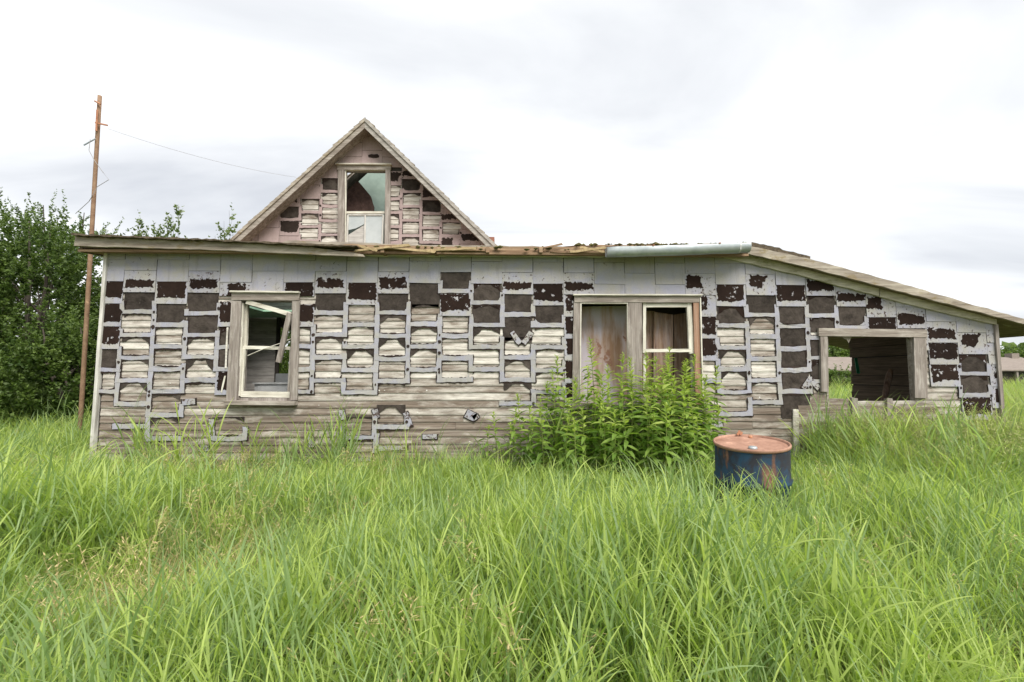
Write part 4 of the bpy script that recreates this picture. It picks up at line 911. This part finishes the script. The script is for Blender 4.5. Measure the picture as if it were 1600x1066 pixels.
TOPS = [(1018, 558, -.45), (1045, 556, -.35), (1060, 562, -.4), (1082, 566, -.35), (990, 560, -.45), (1100, 590, -.5), (1052, 590, -.7), (1028, 576, -.75), (1075, 588, -.7), (975, 590, -.6), (915, 575, -.5), (1008, 605, -1.0), (1038, 632, -1.15), (960, 640, -1.15), (900, 655, -1.1), (1088, 650, -1.05), (1055, 566, -.5), (950, 572, -.5), (1000, 596, -.5), (870, 580, -.4), (1095, 600, -.35), (830, 634, -.6), (1030, 600, -.6), (935, 620, -.8), (1075, 620, -.6), (895, 602, -.5), (930, 531, -.22), (965, 553, -.3), (1006, 551, -.3), (1033, 545, -.2), (1073, 556, -.3), (1108, 574, -.25), (875, 556, -.15), (853, 598, -.3), (874, 606, -.7), (815, 618, -.25), (778, 646, -.4), (905, 590, -.35), (945, 585, -.25),
        (958, 606, -.75), (985, 580, -.2), (985, 612, -.7), (1020, 585, -.4), (1048, 580, -.3), (1066, 600, -.75), (1090, 588, -.45), (1100, 612, -.6), (890, 625, -.75), (925, 612, -.6), (1010, 620, -.85), (1040, 615, -.8), (838, 622, -.5), (800, 640, -.5),
        (850, 640, -.8), (945, 635, -.95), (1085, 632, -.85), (1118, 634, -.4), (915, 640, -.9), (1060, 645, -1.0), (980, 645, -1.0), (825, 650, -.7), (880, 650, -.95), (1015, 650, -1.05), (795, 662, -.6), (760, 665, -.35), (1105, 655, -.7)]
ZONES = [(800, "before bare siding at the clump's left end"), (860, 'before the siding left of the double window'), (915, 'before the double window\'s left casing'), (978, 'before the left pane of the double window'),
         (1004, 'before the post between the two sashes'), (1070, 'before the right sash of the double window'), (1100, 'before the double window\'s right casing'), (2000, 'before the siding right of the double window')]
ORD = ['tallest', 'second tallest', 'third tallest', 'fourth tallest', 'fifth tallest', 'sixth tallest', 'seventh tallest', 'eighth tallest', 'ninth tallest', 'tenth tallest', 'eleventh tallest', 'twelfth tallest', 'lowest']
zone = lambda x: next(i for i, (lim, _) in enumerate(ZONES) if x < lim)
for i, (x, y, Y) in enumerate(TOPS):
    p = P(x, y, Y); zn = zone(x); row = Y > -.5; same = [q for q in TOPS if zone(q[0]) == zn and (q[2] > -.5) == row]; rk = sorted(same, key=lambda q: q[1]).index((x, y, Y))
    weed(p.x, Y, p.z, 300 + i, '%s %s-row leafy weed %s' % (ORD[rk], 'back' if row else 'front', ZONES[zn][1]))

# ================================================================== GRASS
def blade(mb, rn, base, az, lean, curve, L, w, n=6, tint=.5, twist=0.0):
    p = Vector(base); th = lean; pts = []
    h = Vector((math.cos(az), math.sin(az), 0)); s = Vector((-math.sin(az), math.cos(az), 0)); st = L / n
    vs = []
    for i in range(n + 1):
        t = i / n; ww = w / 2 * (.55 + .45 * min(1, t * 4)) * (1 - t ** 2.2) + .0004
        d = h * math.sin(th) + Vector((0, 0, 1)) * math.cos(th); nn = d.cross(s); q = s * math.cos(twist * t) + nn * math.sin(twist * t)
        vs += [p - q * ww, p + q * ww]; p = p + d * st; th += curve / n * (.5 + t)
    mb.add(vs, [(2 * i, 2 * i + 1, 2 * i + 3, 2 * i + 2) for i in range(n)], 0, tint)
def tuft(kind, seed):
    rn = random.Random(seed); m = MB()
    if kind == 'upright':
        for _ in range(26): blade(m, rn, (rn.gauss(0, .05), rn.gauss(0, .05), -.02), rn.uniform(0, 6.28), rn.uniform(.0, .5), rn.uniform(.2, 1.5), rn.uniform(.30, .64), rn.uniform(.0042, .008), 6, min(1, max(0, rn.gauss(.55, .2))), rn.uniform(-1.2, 1.2))
    elif kind == 'arch':
        for _ in range(28): blade(m, rn, (rn.gauss(0, .06), rn.gauss(0, .06), -.02), rn.uniform(0, 6.28), rn.uniform(.2, .85), rn.uniform(.9, 2.2), rn.uniform(.28, .62), rn.uniform(.0042, .0085), 7, min(1, max(0, rn.gauss(.5, .2))), rn.uniform(-1, 1))
    elif kind == 'lodged':
        for _ in range(30): blade(m, rn, (rn.gauss(0, .08), rn.gauss(0, .08), -.01), rn.gauss(0, .45), rn.uniform(.5, 1.1), rn.uniform(.3, 1.0), rn.uniform(.35, .7), rn.uniform(.004, .008), 6, min(1, max(0, rn.gauss(.4, .2))), rn.uniform(-1, 1))
    elif kind == 'culm':
        for _ in range(5):
            bx, by, a = rn.gauss(0, .05), rn.gauss(0, .05), rn.uniform(0, 6.28); H = rn.uniform(.40, .62); ln = rn.uniform(0, .22)
            top = Vector((bx + math.cos(a) * ln * H, by + math.sin(a) * ln * H, H)); b0 = Vector((bx, by, -.02)); tt = rn.gauss(.6, .15)
            m.tube([b0, b0.lerp(top, .5), top], [.0028, .0024, .0016], 4, 0, False, tt)
            for k_ in range(5):
                q = .25 + .75 * k_ / 4; pp = b0.lerp(top, q); blade(m, rn, pp, a + k_ * 2.6 + rn.uniform(-.5, .5), rn.uniform(.25, .65), rn.uniform(.3, 1.3), rn.uniform(.2, .36), rn.uniform(.008, .0145), 6, min(1, max(0, rn.gauss(.62, .15))), rn.uniform(-.8, .8))
    elif kind == 'fine':
        for _ in range(34): blade(m, rn, (rn.gauss(0, .07), rn.gauss(0, .07), -.02), rn.uniform(0, 6.28), rn.uniform(.05, .8), rn.uniform(.5, 1.9), rn.uniform(.25, .5), rn.uniform(.003, .0055), 5, min(1, max(0, rn.gauss(.45, .22))), rn.uniform(-1, 1))
    elif kind == 'thatch':
        for _ in range(26): blade(m, rn, (rn.gauss(0, .09), rn.gauss(0, .09), .0), rn.uniform(0, 6.28), rn.uniform(.9, 1.45), rn.uniform(-.2, .5), rn.uniform(.2, .5), rn.uniform(.003, .006), 4, rn.random() * .7, rn.uniform(-1, 1))
    elif kind in ('panicle', 'brome'):
        for _ in range(3 if kind == 'panicle' else 4):
            bx, by, a = rn.gauss(0, .05), rn.gauss(0, .05), rn.uniform(0, 6.28); H = rn.uniform(.5, .68) if kind == 'panicle' else rn.uniform(.75, 1.05); ln = rn.uniform(.15, .45) if kind == 'panicle' else rn.uniform(.05, .3)
            b0 = Vector((bx, by, 0)); top = Vector((bx + math.cos(a) * ln * H, by + math.sin(a) * ln * H, H)); mid_ = b0.lerp(top, .55) + Vector((0, 0, .06))
            m.tube([b0, mid_, top], [.0018, .0014, .0008], 3, 0, False, .35)
            for k_ in range(14):
                q = rn.uniform(.74, 1.0); pp = mid_.lerp(top, (q - .55) / .45); az = rn.uniform(0, 6.28); dv = Vector((math.cos(az) * rn.uniform(.2, .9), math.sin(az) * rn.uniform(.2, .9), rn.uniform(-.5, .6))).normalized()
                e_ = pp + dv * rn.uniform(.02, .06); blade(m, rn, e_, az, rn.uniform(.8, 2.0), rn.uniform(0, .8), rn.uniform(.022, .04), .0055, 3, rn.uniform(.2, 1))
                m.tube([pp, e_], [.0006, .0005], 3, 0, False, .4)
    return m
KINDS = [('upright', 'grass'), ('upright', 'grass'), ('upright', 'grass_cool'), ('arch', 'grass'), ('arch', 'grass'), ('arch', 'grass_cool'), ('lodged', 'grass'), ('lodged', 'grass_cool'), ('culm', 'grass'), ('culm', 'grass'), ('culm', 'grass_cool'), ('fine', 'grass'), ('fine', 'grass_cool'), ('thatch', 'dry'), ('panicle', 'dry'), ('panicle', 'dry'), ('brome', 'seed'), ('brome', 'seed')]
IDX = {}
tufts = bpy.data.collections.new('tufts')
for i, (kd, mk) in enumerate(KINDS):
    ob = bpy.data.objects.new('grass_tuft_%02d' % i, tuft(kd, 500 + i).mesh('grass_tuft', mk)); tufts.objects.link(ob); IDX.setdefault(kd, []).append(i)
def scatter(name, pts, label):
    """pts: (x, y, z, tilt, rot, scale, kind index); one object, tufts set on its points"""
    a = np.array(pts, dtype=np.float32); me = bpy.data.meshes.new(name); me.from_pydata(a[:, :3].tolist(), [], [])
    rot = np.zeros((len(a), 3), np.float32); rot[:, 0] = a[:, 3]; rot[:, 2] = a[:, 4]
    me.attributes.new('rot', 'FLOAT_VECTOR', 'POINT').data.foreach_set('vector', rot.reshape(-1))
    me.attributes.new('scl', 'FLOAT', 'POINT').data.foreach_set('value', a[:, 5].copy())
    me.attributes.new('idx', 'INT', 'POINT').data.foreach_set('value', a[:, 6].astype(np.int32))
    o = bpy.data.objects.new(name, me); COL.objects.link(o)
    ng = bpy.data.node_groups.new(name, 'GeometryNodeTree'); ng.interface.new_socket('Geometry', in_out='INPUT', socket_type='NodeSocketGeometry'); ng.interface.new_socket('Geometry', in_out='OUTPUT', socket_type='NodeSocketGeometry')
    gi, go = ng.nodes.new('NodeGroupInput'), ng.nodes.new('NodeGroupOutput'); ci = ng.nodes.new('GeometryNodeCollectionInfo'); ci.inputs['Collection'].default_value = tufts; ci.inputs['Separate Children'].default_value = True; ci.inputs['Reset Children'].default_value = True
    ip = ng.nodes.new('GeometryNodeInstanceOnPoints'); ip.inputs['Pick Instance'].default_value = True
    def na(nm, ty):
        n_ = ng.nodes.new('GeometryNodeInputNamedAttribute'); n_.data_type = ty; n_.inputs[0].default_value = nm; return [s_ for s_ in n_.outputs if s_.enabled][0]
    er = ng.nodes.new('FunctionNodeEulerToRotation'); L = ng.links.new
    L(gi.outputs[0], ip.inputs['Points']); L(ci.outputs[0], ip.inputs['Instance']); L(na('idx', 'INT'), ip.inputs['Instance Index']); L(na('rot', 'FLOAT_VECTOR'), er.inputs[0]); L(er.outputs[0], ip.inputs['Rotation']); L(na('scl', 'FLOAT'), ip.inputs['Scale']); L(ip.outputs[0], go.inputs[0])
    md = o.modifiers.new('tufts', 'NODES'); md.node_group = ng
    return tag(o, label, None, None, 'stuff')
rn = random.Random(77)
def fld(x, y, s, o=0): return math.sin(x * s + 1.3 * o + 1.7 * math.sin(y * s * .8 + o)) * math.sin(y * s * 1.1 - .6 * o + 1.3 * math.sin(x * s * .7 + 2 * o))
hx_, hy_ = (XL - .08, XR + .08), (-.06, 9.0)
drum_xy = (P(1172, 694, -2.04).x, -2.04)
def blocked(x, y):
    if hx_[0] < x < hx_[1] and hy_[0] < y < hy_[1]: return True
    return math.hypot(x - drum_xy[0], y - drum_xy[1]) < .33
near, far_, heads = [], [], []
def put(lst, kind, x, y, s, tilt=.24, rot=None):
    lst.append((x, y, ground_z(x, y) if abs(x) < 30 and y < 45 else 0, rn.gauss(0, tilt), rn.uniform(0, 6.28) if rot is None else rot, s, rn.choice(IDX[kind])))
def in_view(x, y, pad=1.3):
    dy_ = y + DIST; return dy_ > .55 and abs(x) < 1.16 * dy_ + pad
A = 0
for _ in range(60000):
    dep = math.sqrt(rn.uniform(.6 ** 2, 8.2 ** 2)); x = rn.uniform(-1, 1) * (1.16 * dep + 1.2); y = dep - DIST
    if blocked(x, y) or math.hypot(x, y + DIST) < .75: continue
    dens = (.62 + .25 * fld(x, y, 2.4, 4)) if dep < 3.5 else .74 if dep < 6.2 else .40
    if rn.random() > dens: continue
    # scale of the growth: lower by the wall, a trodden hollow at the left, tall at the left edge
    s = .80 + .15 * fld(x, y, 1.3) + .12 * fld(x, y, 3.1, 2)
    hollow = math.exp(-(((x + 2.0) / .75) ** 2 + ((y + 3.35) / .6) ** 2)); s *= 1 - .45 * hollow
    tall = math.exp(-(((x + 2.95) / .55) ** 2 + ((y + 3.3) / .6) ** 2)); s *= 1 + .25 * tall
    if y > -1.6 and hx_[0] < x < hx_[1]: s *= 1 - .30 * min(1, (y + 1.6) / 1.3)
    if dep < 2.2: s *= .70 + .30 * max(0, (dep - .9) / 1.3)
    if math.hypot(x - drum_xy[0] + .25, y + 2.75) < .55: s *= 1.16
    if x < -4.8 and y > -1.6: s *= 1.32
    if x > 4.6 and y > -1.8: s *= 1.25
    k_ = rn.random(); rot_f = 2.2 * fld(x, y, .8, 5) + 3.3 + rn.gauss(0, .5)
    if x < -1 and k_ < .45 * (1 - tall): put(near, 'lodged', x, y, s, .1, rot_f)
    elif k_ < .10 + .6 * tall: put(near, 'upright', x, y, s * .95)
    elif dep < 3.3 and k_ > .52 and math.hypot(x - drum_xy[0], y + 2.8) > .75: put(near, rn.choice(('culm', 'culm', 'upright')), x, y, s * 1.12)
    elif k_ < .48: put(near, 'arch', x, y, s)
    elif k_ < .66: put(near, 'culm', x, y, s)
    elif k_ < .88: put(near, 'fine', x, y, s)
    else: put(near, 'lodged', x, y, s, .1, rot_f)
    if rn.random() < .14 + .4 * hollow: put(near, 'thatch', x + .03, y, 1.0)
    if fld(x, y, 1.7, 9) + (.35 if x < -1.2 else 0) > .55 and rn.random() < (.028 if dep > 2.6 else .016): put(heads, 'panicle', x, y, rn.uniform(.8, 1.0))
for _ in range(46):                                                    # taller tufts against the wall
    x, y = rn.uniform(-4.7, 4.5), rn.uniform(-.55, -.12); q_ = rn.uniform(1.0, 1.75)
    for _k in range(3): put(near, rn.choice(('fine', 'upright', 'culm')), x + rn.gauss(0, .10), y, q_ * rn.uniform(.75, 1))
for _ in range(520):                                                   # taller pale seeding grass before the right end of the wall
    x, y = rn.gauss(5.2, 1.0), -abs(rn.gauss(.1, .75)) - .1
    if x < 3.9 or blocked(x, y): continue
    put(heads, 'brome', x, y, rn.uniform(.66, 1.08)); put(near, 'fine', x + .05, y, rn.uniform(1.4, 2.2)); put(near, rn.choice(('culm', 'upright')), x - .06, y - .1, rn.uniform(1.0, 1.5))
for cx_, cy_, n_ in ((P(370, 770, -1.6).x, -1.6, 9), (P(330, 840, -2.6).x, -2.6, 7), (P(270, 720, -.7).x, -.7, 9), (P(90, 760, -1.2).x, -1.2, 9), (P(780, 850, -3.0).x, -3.0, 5), (P(200, 1000, -3.75).x, -3.75, 6), (P(290, 740, -1.1).x, -1.1, 5), (P(1420, 700, -1.2).x, -1.2, 12)):
    for _ in range(n_): put(heads, 'panicle', cx_ + rn.gauss(0, .22), cy_ + rn.gauss(0, .2), rn.uniform(.8, 1.05))
for _ in range(26000):                                                 # field round and beyond the house
    dep = 8.2 + 34 * rn.random() ** 1.6; x = rn.uniform(-1, 1) * (1.2 * dep + 2); y = dep - DIST
    if blocked(x, y) or (x < 5 and y > 9 and rn.random() < .7): continue
    if rn.random() > .55: continue
    sc2 = (1.0 + .02 * dep) * rn.uniform(.8, 1.3)
    put(far_, rn.choice(('upright', 'arch', 'culm', 'fine', 'upright')), x, y, sc2)
    if rn.random() < .22 and x > 0: put(heads, 'brome', x, y, sc2 * .75)
scatter('grass', near, 'dense tall green grass filling the yard'); scatter('field_grass', far_, 'tall grass of the field round the house'); scatter('grass_seed_heads', heads, 'tan seed heads standing in the grass')
print('points', len(near), len(far_), len(heads))
